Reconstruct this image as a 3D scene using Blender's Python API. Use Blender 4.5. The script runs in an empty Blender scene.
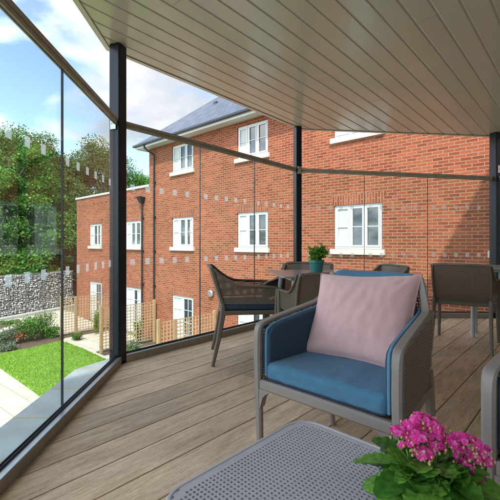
import bpy, bmesh, math, random
from mathutils import Vector, Matrix, noise
from math import sin, cos, pi, radians, sqrt, atan2

R = random.Random(7)
S = bpy.context.scene
COL = S.collection
F = 378.0; HY = 243.0
def P(px, py, Y):
    """a pixel of the 500 px photograph at depth Y, in metres"""
    return Vector(((px-250)/F*Y, Y, 1-(py-HY)/F*Y))
GZ = -3.1

# ------------------------------------------------------------------ materials
def mat(name, base=(.5,.5,.5), rough=.6, spec=.4, metal=0, var=0, varscale=8, island=0, bump=0, bumpscale=60, stretch=None, sheen=0, coat=0):
    m = bpy.data.materials.new(name); m.use_nodes = True
    nt = m.node_tree; N = nt.nodes; L = nt.links
    b = N['Principled BSDF']
    b.inputs['Base Color'].default_value = (*base, 1)
    b.inputs['Roughness'].default_value = rough
    b.inputs['Specular IOR Level'].default_value = spec
    b.inputs['Metallic'].default_value = metal
    if sheen: b.inputs['Sheen Weight'].default_value = sheen; b.inputs['Sheen Roughness'].default_value=.5
    if coat: b.inputs['Coat Weight'].default_value = coat
    tc = N.new('ShaderNodeTexCoord')
    mp = N.new('ShaderNodeMapping'); L.new(tc.outputs['Object'], mp.inputs['Vector'])
    if stretch: mp.inputs['Scale'].default_value = stretch
    cur = None
    if var:
        n = N.new('ShaderNodeTexNoise'); n.inputs['Scale'].default_value = varscale; n.inputs['Detail'].default_value = 6
        L.new(mp.outputs[0], n.inputs['Vector'])
        r = N.new('ShaderNodeMapRange'); r.inputs[1].default_value=.3; r.inputs[2].default_value=.7
        r.inputs[3].default_value = 1-var; r.inputs[4].default_value = 1+var
        L.new(n.outputs['Fac'], r.inputs[0]); cur = r.outputs[0]
    if island:
        g = N.new('ShaderNodeNewGeometry')
        r2 = N.new('ShaderNodeMapRange'); r2.inputs[3].default_value = 1-island; r2.inputs[4].default_value = 1+island
        L.new(g.outputs['Random Per Island'], r2.inputs[0])
        if cur:
            mm = N.new('ShaderNodeMath'); mm.operation='MULTIPLY'; L.new(cur, mm.inputs[0]); L.new(r2.outputs[0], mm.inputs[1]); cur = mm.outputs[0]
        else: cur = r2.outputs[0]
    if cur:
        vm = N.new('ShaderNodeVectorMath'); vm.operation='SCALE'; vm.inputs[0].default_value = base
        L.new(cur, vm.inputs['Scale']); L.new(vm.outputs[0], b.inputs['Base Color'])
    if bump:
        n = N.new('ShaderNodeTexNoise'); n.inputs['Scale'].default_value = bumpscale; n.inputs['Detail'].default_value = 4
        L.new(mp.outputs[0], n.inputs['Vector'])
        bp = N.new('ShaderNodeBump'); bp.inputs['Strength'].default_value = bump; bp.inputs['Distance'].default_value=.004
        L.new(n.outputs['Fac'], bp.inputs['Height']); L.new(bp.outputs[0], b.inputs['Normal'])
    return m

def ramp(N, stops):
    r = N.new('ShaderNodeValToRGB'); el = r.color_ramp.elements
    while len(el) < len(stops): el.new(.5)
    for e, (p, c) in zip(el, stops): e.position = p; e.color = (*c, 1)
    return r

def brick_mat(name, c1, c2, mortar, bw=.225, rh=.075, swap=False, ms=.010):
    m = bpy.data.materials.new(name); m.use_nodes = True
    nt = m.node_tree; N = nt.nodes; L = nt.links; b = N['Principled BSDF']
    tc = N.new('ShaderNodeTexCoord'); sp = N.new('ShaderNodeSeparateXYZ'); L.new(tc.outputs['Object'], sp.inputs[0])
    ad = N.new('ShaderNodeMath'); ad.operation='ADD'; L.new(sp.outputs[0], ad.inputs[0]); L.new(sp.outputs[1], ad.inputs[1])
    cb = N.new('ShaderNodeCombineXYZ')
    L.new(ad.outputs[0], cb.inputs[1 if swap else 0]); L.new(sp.outputs[2], cb.inputs[0 if swap else 1])
    # uneven laying
    nz = N.new('ShaderNodeTexNoise'); nz.inputs['Scale'].default_value = 3.5; L.new(cb.outputs[0], nz.inputs['Vector'])
    mx0 = N.new('ShaderNodeVectorMath'); mx0.operation='MULTIPLY_ADD'; L.new(nz.outputs['Color'], mx0.inputs[0]); mx0.inputs[1].default_value=(.008,.005,0); L.new(cb.outputs[0], mx0.inputs[2])
    br = N.new('ShaderNodeTexBrick'); L.new(mx0.outputs[0], br.inputs['Vector'])
    br.inputs['Scale'].default_value = 1; br.inputs['Brick Width'].default_value = bw; br.inputs['Row Height'].default_value = rh
    br.inputs['Mortar Size'].default_value = ms; br.inputs['Mortar Smooth'].default_value = .15; br.inputs['Bias'].default_value = 0
    br.inputs['Color1'].default_value = (0,0,0,1); br.inputs['Color2'].default_value = (1,1,1,1); br.inputs['Mortar'].default_value = (.5,.5,.5,1)
    cr = ramp(N, [(0, [c*.84 for c in c1]), (.15, c1), (.7, c2), (1, [c*1.15 for c in c2])]); L.new(br.outputs['Color'], cr.inputs[0])
    n2 = N.new('ShaderNodeTexNoise'); n2.inputs['Scale'].default_value = 34; n2.inputs['Detail'].default_value=5; L.new(cb.outputs[0], n2.inputs['Vector'])
    n3 = N.new('ShaderNodeTexNoise'); n3.inputs['Scale'].default_value = .7; n3.inputs['Detail'].default_value=4; L.new(cb.outputs[0], n3.inputs['Vector'])
    m2 = N.new('ShaderNodeMapRange'); m2.inputs[1].default_value=.3; m2.inputs[2].default_value=.7; m2.inputs[3].default_value=.78; m2.inputs[4].default_value=1.2; L.new(n2.outputs['Fac'], m2.inputs[0])
    m3 = N.new('ShaderNodeMapRange'); m3.inputs[1].default_value=.35; m3.inputs[2].default_value=.65; m3.inputs[3].default_value=.84; m3.inputs[4].default_value=1.10; L.new(n3.outputs['Fac'], m3.inputs[0])
    mm = N.new('ShaderNodeMath'); mm.operation='MULTIPLY'; L.new(m2.outputs[0], mm.inputs[0]); L.new(m3.outputs[0], mm.inputs[1])
    vs = N.new('ShaderNodeVectorMath'); vs.operation='SCALE'; L.new(cr.outputs[0], vs.inputs[0]); L.new(mm.outputs[0], vs.inputs['Scale'])
    mo = N.new('ShaderNodeVectorMath'); mo.operation='SCALE'; mo.inputs[0].default_value = mortar; L.new(m2.outputs[0], mo.inputs['Scale'])
    mx = N.new('ShaderNodeMix'); mx.data_type='RGBA'; L.new(br.outputs['Fac'], mx.inputs['Factor']); L.new(vs.outputs[0], mx.inputs['A']); L.new(mo.outputs[0], mx.inputs['B'])
    L.new(mx.outputs['Result'], b.inputs['Base Color']); b.inputs['Roughness'].default_value=.9; b.inputs['Specular IOR Level'].default_value=.2
    iv = N.new('ShaderNodeMath'); iv.operation='MULTIPLY_ADD'; L.new(br.outputs['Fac'], iv.inputs[0]); iv.inputs[1].default_value=-1; L.new(n2.outputs['Fac'], iv.inputs[2])
    bp = N.new('ShaderNodeBump'); bp.inputs['Strength'].default_value=.7; bp.inputs['Distance'].default_value=.008; L.new(iv.outputs[0], bp.inputs['Height']); L.new(bp.outputs[0], b.inputs['Normal'])
    return m

def glass_mat(name, tint=(.93,.98,.965), rough=0.0):
    m = bpy.data.materials.new(name); m.use_nodes = True
    nt = m.node_tree; N = nt.nodes; L = nt.links; N.remove(N['Principled BSDF'])
    g = N.new('ShaderNodeNewGeometry'); ml = N.new('ShaderNodeMapRange')
    ml.inputs[3].default_value = 1.29; ml.inputs[4].default_value = 1/1.29; L.new(g.outputs['Backfacing'], ml.inputs[0])
    fr = N.new('ShaderNodeFresnel'); L.new(ml.outputs[0], fr.inputs['IOR'])
    t = N.new('ShaderNodeBsdfTransparent'); t.inputs[0].default_value = (*tint, 1)
    gl = N.new('ShaderNodeBsdfGlossy'); gl.inputs['Roughness'].default_value = rough
    mx = N.new('ShaderNodeMixShader'); L.new(fr.outputs[0], mx.inputs[0]); L.new(t.outputs[0], mx.inputs[1]); L.new(gl.outputs[0], mx.inputs[2])
    L.new(mx.outputs[0], N['Material Output'].inputs['Surface'])
    return m

def frost_mat():
    m=bpy.data.materials.new('etched_square'); m.use_nodes=True
    N=m.node_tree.nodes; L=m.node_tree.links; N.remove(N['Principled BSDF'])
    t=N.new('ShaderNodeBsdfTransparent'); d=N.new('ShaderNodeBsdfTranslucent'); d.inputs[0].default_value=(.9,.92,.95,1)
    e=N.new('ShaderNodeBsdfDiffuse'); e.inputs[0].default_value=(.85,.88,.92,1)
    a=N.new('ShaderNodeMixShader'); a.inputs[0].default_value=.35; b=N.new('ShaderNodeMixShader'); b.inputs[0].default_value=.33
    L.new(d.outputs[0],a.inputs[1]); L.new(e.outputs[0],a.inputs[2]); L.new(t.outputs[0],b.inputs[1]); L.new(a.outputs[0],b.inputs[2])
    L.new(b.outputs[0],N['Material Output'].inputs['Surface']); return m

def leaf_mat(name, c1, c2, rough=.5, trans=.35, c3=None, vein=0):
    m = bpy.data.materials.new(name); m.use_nodes = True
    nt = m.node_tree; N = nt.nodes; L = nt.links; b = N['Principled BSDF']
    g = N.new('ShaderNodeNewGeometry'); st = [(0, c1), (1, c2)]
    if c3: st = [(0,c1),(.7,c2),(1,c3)]
    r = ramp(N, st); L.new(g.outputs['Random Per Island'], r.inputs[0])
    if vein:
        tc = N.new('ShaderNodeTexCoord'); vn = N.new('ShaderNodeTexNoise'); vn.inputs['Scale'].default_value = vein; vn.inputs['Detail'].default_value = 5; L.new(tc.outputs['Object'], vn.inputs['Vector'])
        bp = N.new('ShaderNodeBump'); bp.inputs['Strength'].default_value=.5; bp.inputs['Distance'].default_value=.003; L.new(vn.outputs['Fac'], bp.inputs['Height']); L.new(bp.outputs[0], b.inputs['Normal'])
        vr = N.new('ShaderNodeMapRange'); vr.inputs[1].default_value=.35; vr.inputs[2].default_value=.65; vr.inputs[3].default_value=.72; vr.inputs[4].default_value=1.25; L.new(vn.outputs['Fac'], vr.inputs[0])
        vs = N.new('ShaderNodeVectorMath'); vs.operation='SCALE'; L.new(r.outputs[0], vs.inputs[0]); L.new(vr.outputs[0], vs.inputs['Scale']); r = vs
    L.new(r.outputs[0], b.inputs['Base Color']); b.inputs['Roughness'].default_value = rough; b.inputs['Specular IOR Level'].default_value=.3
    tr = N.new('ShaderNodeBsdfTranslucent'); L.new(r.outputs[0], tr.inputs[0])
    mx = N.new('ShaderNodeMixShader'); mx.inputs[0].default_value = trans
    L.new(b.outputs[0], mx.inputs[1]); L.new(tr.outputs[0], mx.inputs[2]); L.new(mx.outputs[0], N['Material Output'].inputs['Surface'])
    return m

def deck_mat():
    m = bpy.data.materials.new('weathered_deck_board'); m.use_nodes = True
    nt = m.node_tree; N = nt.nodes; L = nt.links; b = N['Principled BSDF']
    tc = N.new('ShaderNodeTexCoord'); g = N.new('ShaderNodeNewGeometry')
    of = N.new('ShaderNodeVectorMath'); of.operation='SCALE'; of.inputs[0].default_value=(3,37,5); L.new(g.outputs['Random Per Island'], of.inputs['Scale'])
    ad = N.new('ShaderNodeVectorMath'); ad.operation='ADD'; L.new(tc.outputs['Object'], ad.inputs[0]); L.new(of.outputs[0], ad.inputs[1])
    def noise_(sc, scale, det=6, rough=.6, dist=0):
        mp = N.new('ShaderNodeMapping'); mp.inputs['Scale'].default_value = sc; L.new(ad.outputs[0], mp.inputs['Vector'])
        n = N.new('ShaderNodeTexNoise'); n.inputs['Scale'].default_value = scale; n.inputs['Detail'].default_value = det; n.inputs['Roughness'].default_value = rough
        n.inputs['Distortion'].default_value = dist
        L.new(mp.outputs[0], n.inputs['Vector']); return n.outputs['Fac']
    fine = noise_((1,.045,1), 190, 5, .65); mid = noise_((1,.12,1), 28, 6, .6, .6); big = noise_((1,.5,1), 2.2, 4)
    speck = noise_((1,.35,1), 120, 3, .7)
    r = ramp(N, [(.33, (.22,.135,.078)), (.45, (.48,.32,.20)), (.58, (.66,.475,.32)), (.74,(.84,.68,.50))])
    a1 = N.new('ShaderNodeMath'); a1.operation='MULTIPLY_ADD'; L.new(fine, a1.inputs[0]); a1.inputs[1].default_value=.45
    a0 = N.new('ShaderNodeMath'); a0.operation='MULTIPLY'; L.new(mid, a0.inputs[0]); a0.inputs[1].default_value=.35; L.new(a0.outputs[0], a1.inputs[2])
    a2 = N.new('ShaderNodeMath'); a2.operation='MULTIPLY_ADD'; L.new(speck, a2.inputs[0]); a2.inputs[1].default_value=.22; L.new(a1.outputs[0], a2.inputs[2])
    L.new(a2.outputs[0], r.inputs[0])
    mr = N.new('ShaderNodeMapRange'); mr.inputs[3].default_value=.74; mr.inputs[4].default_value=1.14; L.new(g.outputs['Random Per Island'], mr.inputs[0])
    mb = N.new('ShaderNodeMapRange'); mb.inputs[1].default_value=.35; mb.inputs[2].default_value=.65; mb.inputs[3].default_value=.80; mb.inputs[4].default_value=1.14; L.new(big, mb.inputs[0])
    mm = N.new('ShaderNodeMath'); mm.operation='MULTIPLY'; L.new(mr.outputs[0], mm.inputs[0]); L.new(mb.outputs[0], mm.inputs[1])
    vs = N.new('ShaderNodeVectorMath'); vs.operation='SCALE'; L.new(r.outputs[0], vs.inputs[0]); L.new(mm.outputs[0], vs.inputs['Scale'])
    L.new(vs.outputs[0], b.inputs['Base Color'])
    b.inputs['Roughness'].default_value=.62; b.inputs['Specular IOR Level'].default_value=.35
    bp = N.new('ShaderNodeBump'); bp.inputs['Strength'].default_value=.6; bp.inputs['Distance'].default_value=.003; L.new(a2.outputs[0], bp.inputs['Height']); L.new(bp.outputs[0], b.inputs['Normal'])
    return m

def slate_mat():
    m = bpy.data.materials.new('slate_roof'); m.use_nodes = True
    nt = m.node_tree; N = nt.nodes; L = nt.links; b = N['Principled BSDF']
    tc = N.new('ShaderNodeTexCoord'); sp = N.new('ShaderNodeSeparateXYZ'); L.new(tc.outputs['Object'], sp.inputs[0])
    cb = N.new('ShaderNodeCombineXYZ'); ad = N.new('ShaderNodeMath'); ad.operation='ADD'
    L.new(sp.outputs[0], cb.inputs[0]); L.new(sp.outputs[2], cb.inputs[1])
    br = N.new('ShaderNodeTexBrick'); L.new(cb.outputs[0], br.inputs['Vector'])
    br.inputs['Scale'].default_value=1; br.inputs['Brick Width'].default_value=.3; br.inputs['Row Height'].default_value=.17; br.inputs['Mortar Size'].default_value=.012
    br.inputs['Color1'].default_value=(.05,.064,.09,1); br.inputs['Color2'].default_value=(.088,.105,.138,1); br.inputs['Mortar'].default_value=(.04,.05,.07,1)
    L.new(br.outputs['Color'], b.inputs['Base Color']); b.inputs['Roughness'].default_value=.42; b.inputs['Specular IOR Level'].default_value=.6
    bp = N.new('ShaderNodeBump'); bp.inputs['Distance'].default_value=.01; bp.invert=True; L.new(br.outputs['Fac'], bp.inputs['Height']); L.new(bp.outputs[0], b.inputs['Normal'])
    return m

def pave_mat(name, bw, rh, c1, c2, joint, ms=.012):
    m = bpy.data.materials.new(name); m.use_nodes = True
    nt = m.node_tree; N = nt.nodes; L = nt.links; b = N['Principled BSDF']
    tc = N.new('ShaderNodeTexCoord'); br = N.new('ShaderNodeTexBrick'); L.new(tc.outputs['Object'], br.inputs['Vector'])
    br.inputs['Scale'].default_value=1; br.inputs['Brick Width'].default_value=bw; br.inputs['Row Height'].default_value=rh; br.inputs['Mortar Size'].default_value=ms
    br.inputs['Color1'].default_value=(*c1,1); br.inputs['Color2'].default_value=(*c2,1); br.inputs['Mortar'].default_value=(*joint,1)
    n = N.new('ShaderNodeTexNoise'); n.inputs['Scale'].default_value=5; n.inputs['Detail'].default_value=7; L.new(tc.outputs['Object'], n.inputs['Vector'])
    mr = N.new('ShaderNodeMapRange'); mr.inputs[1].default_value=.3; mr.inputs[2].default_value=.7; mr.inputs[3].default_value=.85; mr.inputs[4].default_value=1.12; L.new(n.outputs['Fac'], mr.inputs[0])
    vs = N.new('ShaderNodeVectorMath'); vs.operation='SCALE'; L.new(br.outputs['Color'], vs.inputs[0]); L.new(mr.outputs[0], vs.inputs['Scale'])
    L.new(vs.outputs[0], b.inputs['Base Color']); b.inputs['Roughness'].default_value=.8
    return m

M = dict(
 brick=brick_mat('red_brick', (.225,.056,.025), (.29,.080,.036), (.315,.21,.145), ms=.0085),
 soldier=brick_mat('red_brick_soldier', (.22,.054,.026), (.285,.078,.038), (.315,.21,.145), bw=.29, swap=True),
 oldbrick=brick_mat('old_brown_brick', (.13,.05,.035), (.19,.08,.055), (.16,.12,.1)),
 render=mat('cream_bounce_render', (.72,.68,.62), .9, var=.05),  # pale colour put on the unseen home wall to bounce light onto the deck
 upvc=mat('white_upvc', (.52,.54,.53), .3, spec=.5),
 sill=mat('cast_stone_sill', (.54,.50,.43), .8, var=.08, varscale=12),
 pane=mat('window_pane', (.028,.042,.056), .03, spec=.7, var=.6, varscale=1.3),
 curtain=mat('net_curtain', (.5,.52,.5), .9, var=.25, varscale=20, stretch=(6,6,.3)),
 slate=slate_mat(),
 darkmetal=mat('black_gutter', (.02,.024,.032), .35),
 post=mat('navy_black_post', (.004,.006,.013), .35, spec=.35),
 lead=mat('lead_cap', (.20,.22,.25), .5),
 bronze=mat('bronze_rail', (.34,.29,.225), .45, metal=.2, var=.12, varscale=20),
 alu=mat('brushed_aluminium', (.55,.56,.57), .35, metal=.85, var=.06, varscale=30),
 steel=mat('stainless_bracket', (.6,.58,.52), .25, metal=1),
 taupe=mat('taupe_channel_face', (.27,.225,.175), .55, var=.1, varscale=14),
 gasket=mat('dark_glazing_gasket', (.012,.02,.035), .4),
 glass=glass_mat('clear_glass'),
 frost=frost_mat(),
 soffit=mat('taupe_soffit_board', (.52,.475,.405), .17, spec=.55, var=.03, varscale=2, island=.035, bump=.35, bumpscale=7),
 groove=mat('soffit_groove', (.52,.475,.405), .4),
 deck=deck_mat(),
 void=mat('deck_joist', (.03,.025,.02), .9),
 ledge=pave_mat('grey_coping_slab', 3.0, .44, (.29,.32,.33), (.33,.36,.37), (.38,.29,.14), .008),
 paving=pave_mat('cream_flagstone', .9, .6, (.46,.41,.33), (.53,.475,.395), (.31,.27,.215)),
 concrete=mat('kerb_concrete', (.42,.41,.38), .9, var=.12, varscale=6),
 soil=mat('soil_bed', (.09,.06,.04), .95, var=.4, varscale=12, bump=.8, bumpscale=20),
 ground=mat('outer_ground', (.16,.19,.09), .95, var=.25, varscale=.6),
 lawn=mat('lawn', (.17,.30,.035), .9, var=.32, varscale=2.2, bump=1, bumpscale=90),
 blade=leaf_mat('grass_blade', (.15,.32,.02), (.27,.45,.05), .6, .3),
 timber=mat('trellis_timber', (.36,.245,.13), .8, var=.2, varscale=9, stretch=(1,1,.2)),
 lattice=mat('lattice_timber', (.42,.29,.17), .8, island=.15),
 stone=mat('gabion_stone', (.43,.42,.40), .9, island=.28, bump=.5, bumpscale=30),
 wire=mat('gabion_wire', (.3,.3,.3), .4, metal=.8),
 bark=mat('bark', (.10,.075,.05), .9, var=.3, varscale=5, bump=.8, bumpscale=9),
 leafA=leaf_mat('leaf_mid_green', (.03,.085,.015), (.10,.21,.035), .5, .35, (.20,.32,.08)),
 leafB=leaf_mat('leaf_bright_green', (.03,.11,.015), (.12,.28,.035), .45, .38, (.22,.38,.08)),
 leafC=leaf_mat('leaf_bronze_green', (.035,.075,.018), (.11,.19,.045), .55, .3, (.20,.26,.10)),
 leafD=leaf_mat('leaf_grey_green', (.08,.12,.06), (.2,.26,.16), .6, .3),
 leafR=leaf_mat('leaf_red', (.25,.06,.03), (.45,.16,.08), .6, .3, (.3,.25,.08)),
 leafK=leaf_mat('kalanchoe_leaf', (.04,.15,.018), (.21,.42,.06), .26, .3, vein=70),
 leafP=leaf_mat('potted_herb_leaf', (.08,.22,.02), (.22,.42,.06), .45, .3),
 petal=leaf_mat('pink_petal', (.93,.03,.40), (.97,.14,.58), .5, .4, (.98,.38,.74)),
 bud=leaf_mat('flower_bud', (.85,.30,.28), (.80,.45,.28), .5, .2, (.6,.55,.2)),
 stem=mat('green_stem', (.14,.24,.05), .5),
 pot_green=mat('green_glazed_pot', (.02,.16,.15), .3, spec=.6, var=.15, varscale=25),
 pot_red=mat('crimson_pot', (.35,.01,.05), .35),
 earth=mat('potting_soil', (.04,.025,.018), .95, bump=1, bumpscale=200),
 choco=mat('dark_brown_resin', (.13,.095,.072), .42, spec=.5, bump=.08, bumpscale=400),
 taup=mat('taupe_resin', (.265,.215,.195), .45, spec=.5, bump=.1, bumpscale=400),
 lav=mat('pale_lilac_grey_resin', (.50,.465,.48), .5, spec=.45, bump=.15, bumpscale=300, var=.06, varscale=5),
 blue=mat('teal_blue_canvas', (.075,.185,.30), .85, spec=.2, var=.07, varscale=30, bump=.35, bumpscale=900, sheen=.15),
 navy=mat('navy_canvas', (.03,.05,.085), .85, spec=.2, bump=.3, bumpscale=900, sheen=.1),
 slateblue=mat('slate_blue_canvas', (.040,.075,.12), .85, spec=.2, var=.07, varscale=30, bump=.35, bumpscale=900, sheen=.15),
 piping=mat('blue_piping', (.12,.25,.38), .8),
 pink=mat('dusty_pink_velvet', (.68,.40,.395), .8, spec=.2, var=.07, varscale=5, bump=.25, bumpscale=300, sheen=.5),
 pinkpipe=mat('pink_piping', (.50,.29,.32), .8),
 tabletop=mat('grey_brown_laminate', (.33,.27,.25), .25, spec=.5),
 greyleg=mat('pale_grey_table_leg', (.42,.42,.43), .4),
 lamp=mat('lamp_steel', (.6,.62,.64), .2, metal=.9),
)

# ------------------------------------------------------------------ mesh builder
class MB:
    def __init__(s): s.v = []; s.f = []
    def add(s, verts, faces):
        o = len(s.v); s.v += [Vector(v) for v in verts]; s.f += [tuple(i+o for i in f) for f in faces]
    def box(s, x0,x1,y0,y1,z0,z1, M_=None):
        c = [Vector(p) for p in ((x0,y0,z0),(x1,y0,z0),(x1,y1,z0),(x0,y1,z0),(x0,y0,z1),(x1,y0,z1),(x1,y1,z1),(x0,y1,z1))]
        if M_: c = [M_ @ p for p in c]
        s.add(c, [(0,3,2,1),(4,5,6,7),(0,1,5,4),(1,2,6,5),(2,3,7,6),(3,0,4,7)])
    def prism(s, poly, z0, z1, zf=None):
        n = len(poly)
        a = [(p[0],p[1],z0+(zf(p) if zf else 0)) for p in poly]; b = [(p[0],p[1],z1+(zf(p) if zf else 0)) for p in poly]
        s.add(a+b, [tuple(range(n-1,-1,-1)), tuple(range(n,2*n))]+[(i,(i+1)%n,n+(i+1)%n,n+i) for i in range(n)])
    def profile(s, pts, x0, x1):     # (y,z) outline extruded along x
        n = len(pts)
        s.add([(x0,p[0],p[1]) for p in pts]+[(x1,p[0],p[1]) for p in pts],
              [tuple(range(n)), tuple(range(2*n-1,n-1,-1))]+[(i,n+i,n+(i+1)%n,(i+1)%n) for i in range(n)])
    def beam(s, a, b, w, h, up=(0,0,1)):
        a=Vector(a); b=Vector(b); t=(b-a).normalized(); sd=t.cross(Vector(up)).normalized(); u=sd.cross(t)
        c=[p+sd*w/2*i+u*h/2*j for p in (a,b) for i,j in ((-1,-1),(1,-1),(1,1),(-1,1))]
        s.add(c, [(0,1,2,3),(7,6,5,4),(0,4,5,1),(1,5,6,2),(2,6,7,3),(3,7,4,0)])
    def tube(s, path, r, n=8, caps=True):
        path=[Vector(p) for p in path]; m=len(path); rr = r if isinstance(r,(list,tuple)) else [r]*m
        vs=[]; prev=None
        for i,p in enumerate(path):
            t=(path[min(i+1,m-1)]-path[max(i-1,0)]).normalized()
            if prev is None: a=t.orthogonal().normalized()
            else: a=(prev-t*prev.dot(t)).normalized()
            prev=a; b=t.cross(a)
            vs+=[p+(a*cos(2*pi*k/n)+b*sin(2*pi*k/n))*rr[i] for k in range(n)]
        fs=[(i*n+k,i*n+(k+1)%n,(i+1)*n+(k+1)%n,(i+1)*n+k) for i in range(m-1) for k in range(n)]
        if caps: fs+=[tuple(range(n-1,-1,-1)), tuple((m-1)*n+k for k in range(n))]
        s.add(vs,fs)
    def ribbon(s, path, side, w, h, ch=.25):
        """chamfered rectangular bar along a path; side = sideways axis, w across it, h along the normal"""
        path=[Vector(p) for p in path]; m=len(path); side=Vector(side).normalized()
        W = w if isinstance(w,(list,tuple)) else [w]*m; H = h if isinstance(h,(list,tuple)) else [h]*m
        vs=[]
        for i,p in enumerate(path):
            t=(path[min(i+1,m-1)]-path[max(i-1,0)]).normalized()
            sd=(side-t*side.dot(t)).normalized(); nn=t.cross(sd)
            a=W[i]/2; b=H[i]/2; c=min(a,b)*ch*2
            for x,y in ((-a+c,-b),(a-c,-b),(a,-b+c),(a,b-c),(a-c,b),(-a+c,b),(-a,b-c),(-a,-b+c)):
                vs.append(p+sd*x+nn*y)
        n=8
        fs=[(i*n+k,i*n+(k+1)%n,(i+1)*n+(k+1)%n,(i+1)*n+k) for i in range(m-1) for k in range(n)]
        fs+=[tuple(range(n-1,-1,-1)), tuple((m-1)*n+k for k in range(n))]
        s.add(vs,fs)
    def lathe(s, prof, n=28, c=(0,0,0)):
        c=Vector(c); m=len(prof)
        s.add([c+Vector((r*cos(2*pi*k/n),r*sin(2*pi*k/n),z)) for r,z in prof for k in range(n)],
              [(i*n+k,i*n+(k+1)%n,(i+1)*n+(k+1)%n,(i+1)*n+k) for i in range(m-1) for k in range(n)]+[tuple(range(n-1,-1,-1)),tuple((m-1)*n+k for k in range(n))])
    def rbox(s, hx,hy,hz,r, fn=None, n=6, k=3):
        """rounded box, optionally deformed by fn"""
        def ax(h):
            e=[-h+r*(1-cos(pi/2*i/k)) for i in range(k+1)]; inner=[-(h-r)+2*(h-r)*i/n for i in range(1,n)]
            return e+inner+[-q for q in reversed(e)]
        A=[ax(hx),ax(hy),ax(hz)]; idx={}; vs=[]; fs=[]
        H=(hx,hy,hz)
        def vert(p):
            key=tuple(round(c,6) for c in p)
            if key not in idx:
                q=Vector([max(-(h-r),min(h-r,c)) for c,h in zip(p,H)]); d=Vector(p)-q
                if d.length>1e-9: d=d.normalized()*r
                v=q+d; idx[key]=len(vs); vs.append(Vector(fn(v)) if fn else v)
            return idx[key]
        for a in range(3):
            b,c=(a+1)%3,(a+2)%3
            for sg in (-1,1):
                for i in range(len(A[b])-1):
                    for j in range(len(A[c])-1):
                        q=[]
                        for (u,v_) in ((i,j),(i+1,j),(i+1,j+1),(i,j+1)):
                            p=[0,0,0]; p[a]=sg*H[a]; p[b]=A[b][u]; p[c]=A[c][v_]; q.append(vert(p))
                        if sg<0: q.reverse()
                        if len(set(q))>2: fs.append(tuple(dict.fromkeys(q)))
        s.add(vs,fs)
    def perf(s, Sf, nu, nv, inside=None, hole=.6, border=1, hole_ok=None):
        """perforated sheet: Sf(u,v) -> point; every cell gets a hole unless on the border or hole_ok says no"""
        cache={}
        def vt(u,v):
            k=(round(u,5),round(v,5))
            if k not in cache: cache[k]=len(s.v); s.v.append(Vector(Sf(u,v)))
            return cache[k]
        h=(1-hole)/2
        ok=lambda i,j: 0<=i<nu and 0<=j<nv and (inside is None or inside((i+.5)/nu,(j+.5)/nv))
        for i in range(nu):
            for j in range(nv):
                if not ok(i,j): continue
                full=all(ok(i+a*b_,j+c*b_) for b_ in range(1,border+1) for a,c in ((1,0),(-1,0),(0,1),(0,-1)))
                u0,u1,v0,v1=i/nu,(i+1)/nu,j/nv,(j+1)/nv
                o=[vt(u0,v0),vt(u1,v0),vt(u1,v1),vt(u0,v1)]
                if full and (hole_ok is None or hole_ok((i+.5)/nu,(j+.5)/nv)):
                    a=(u1-u0)*h; b=(v1-v0)*h
                    q=[vt(u0+a,v0+b),vt(u1-a,v0+b),vt(u1-a,v1-b),vt(u0+a,v1-b)]
                    for k in range(4): s.f.append((o[k],o[(k+1)%4],q[(k+1)%4],q[k]))
                else: s.f.append(tuple(o))
    def leaves(s, pts, size, rnd, aspect=.6, up=.3, jitter=.4):
        for p in pts:
            n=Vector((rnd.gauss(0,1),rnd.gauss(0,1),rnd.gauss(0,1)+up*2)).normalized()
            a=n.orthogonal().normalized(); a=Matrix.Rotation(rnd.uniform(0,6.28),3,n)@a; b=n.cross(a)
            z=size*rnd.uniform(1-jitter,1+jitter)
            s.add([p-a*z/2, p+b*z*aspect/2+n*z*.08, p+a*z/2, p-b*z*aspect/2+n*z*.08],[(0,1,2,3)])

def link(name, mb, m, parent=None, smooth=False, bevel=0, solid=0, bseg=2, loc=None, rz=0):
    me=bpy.data.meshes.new(name); me.from_pydata([tuple(v) for v in mb.v],[],mb.f); me.update(); me.validate()
    me.materials.append(m)
    if smooth:
        me.polygons.foreach_set('use_smooth',[True]*len(me.polygons))
        if smooth!='all':
            try: me.set_sharp_from_angle(angle=radians(38))
            except Exception: pass
    o=bpy.data.objects.new(name,me); COL.objects.link(o)
    if loc is not None: o.location=loc
    o.rotation_euler=(0,0,rz)
    if parent: o.parent=parent
    if solid:
        md=o.modifiers.new('solid','SOLIDIFY'); md.thickness=solid; md.offset=0
    if bevel:
        md=o.modifiers.new('bevel','BEVEL'); md.width=bevel; md.segments=bseg; md.limit_method='ANGLE'
    return o
def tag(o,label=None,cat=None,group=None,kind=None):
    if label: o['label']=label
    if cat: o['category']=cat
    if group: o['group']=group
    if kind: o['kind']=kind
    return o
def empty(name,loc,rz=0,**k):
    o=bpy.data.objects.new(name,None); COL.objects.link(o); o.location=loc; o.rotation_euler=(0,0,rz); o.empty_display_size=.1
    return tag(o,**k)
def kids(o): return [c for c in bpy.data.objects if c.parent==o]
def copy_tree(o,parent=None):
    c=o.copy(); COL.objects.link(c); c.parent=parent
    for ch in kids(o): copy_tree(ch,c)
    return c
def struct(name,mb,m,**k): return tag(link(name,mb,m,**k),kind='structure')
def smoothpath(pts,n=6):
    pts=[Vector(p) for p in pts]; out=[]
    for i in range(len(pts)-1):
        p0=pts[max(i-1,0)];p1=pts[i];p2=pts[i+1];p3=pts[min(i+2,len(pts)-1)]
        for k in range(n):
            t=k/n
            out.append(.5*((2*p1)+(-p0+p2)*t+(2*p0-5*p1+4*p2-p3)*t*t+(-p0+3*p1-3*p2+p3)*t**3))
    out.append(pts[-1]); return out
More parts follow.
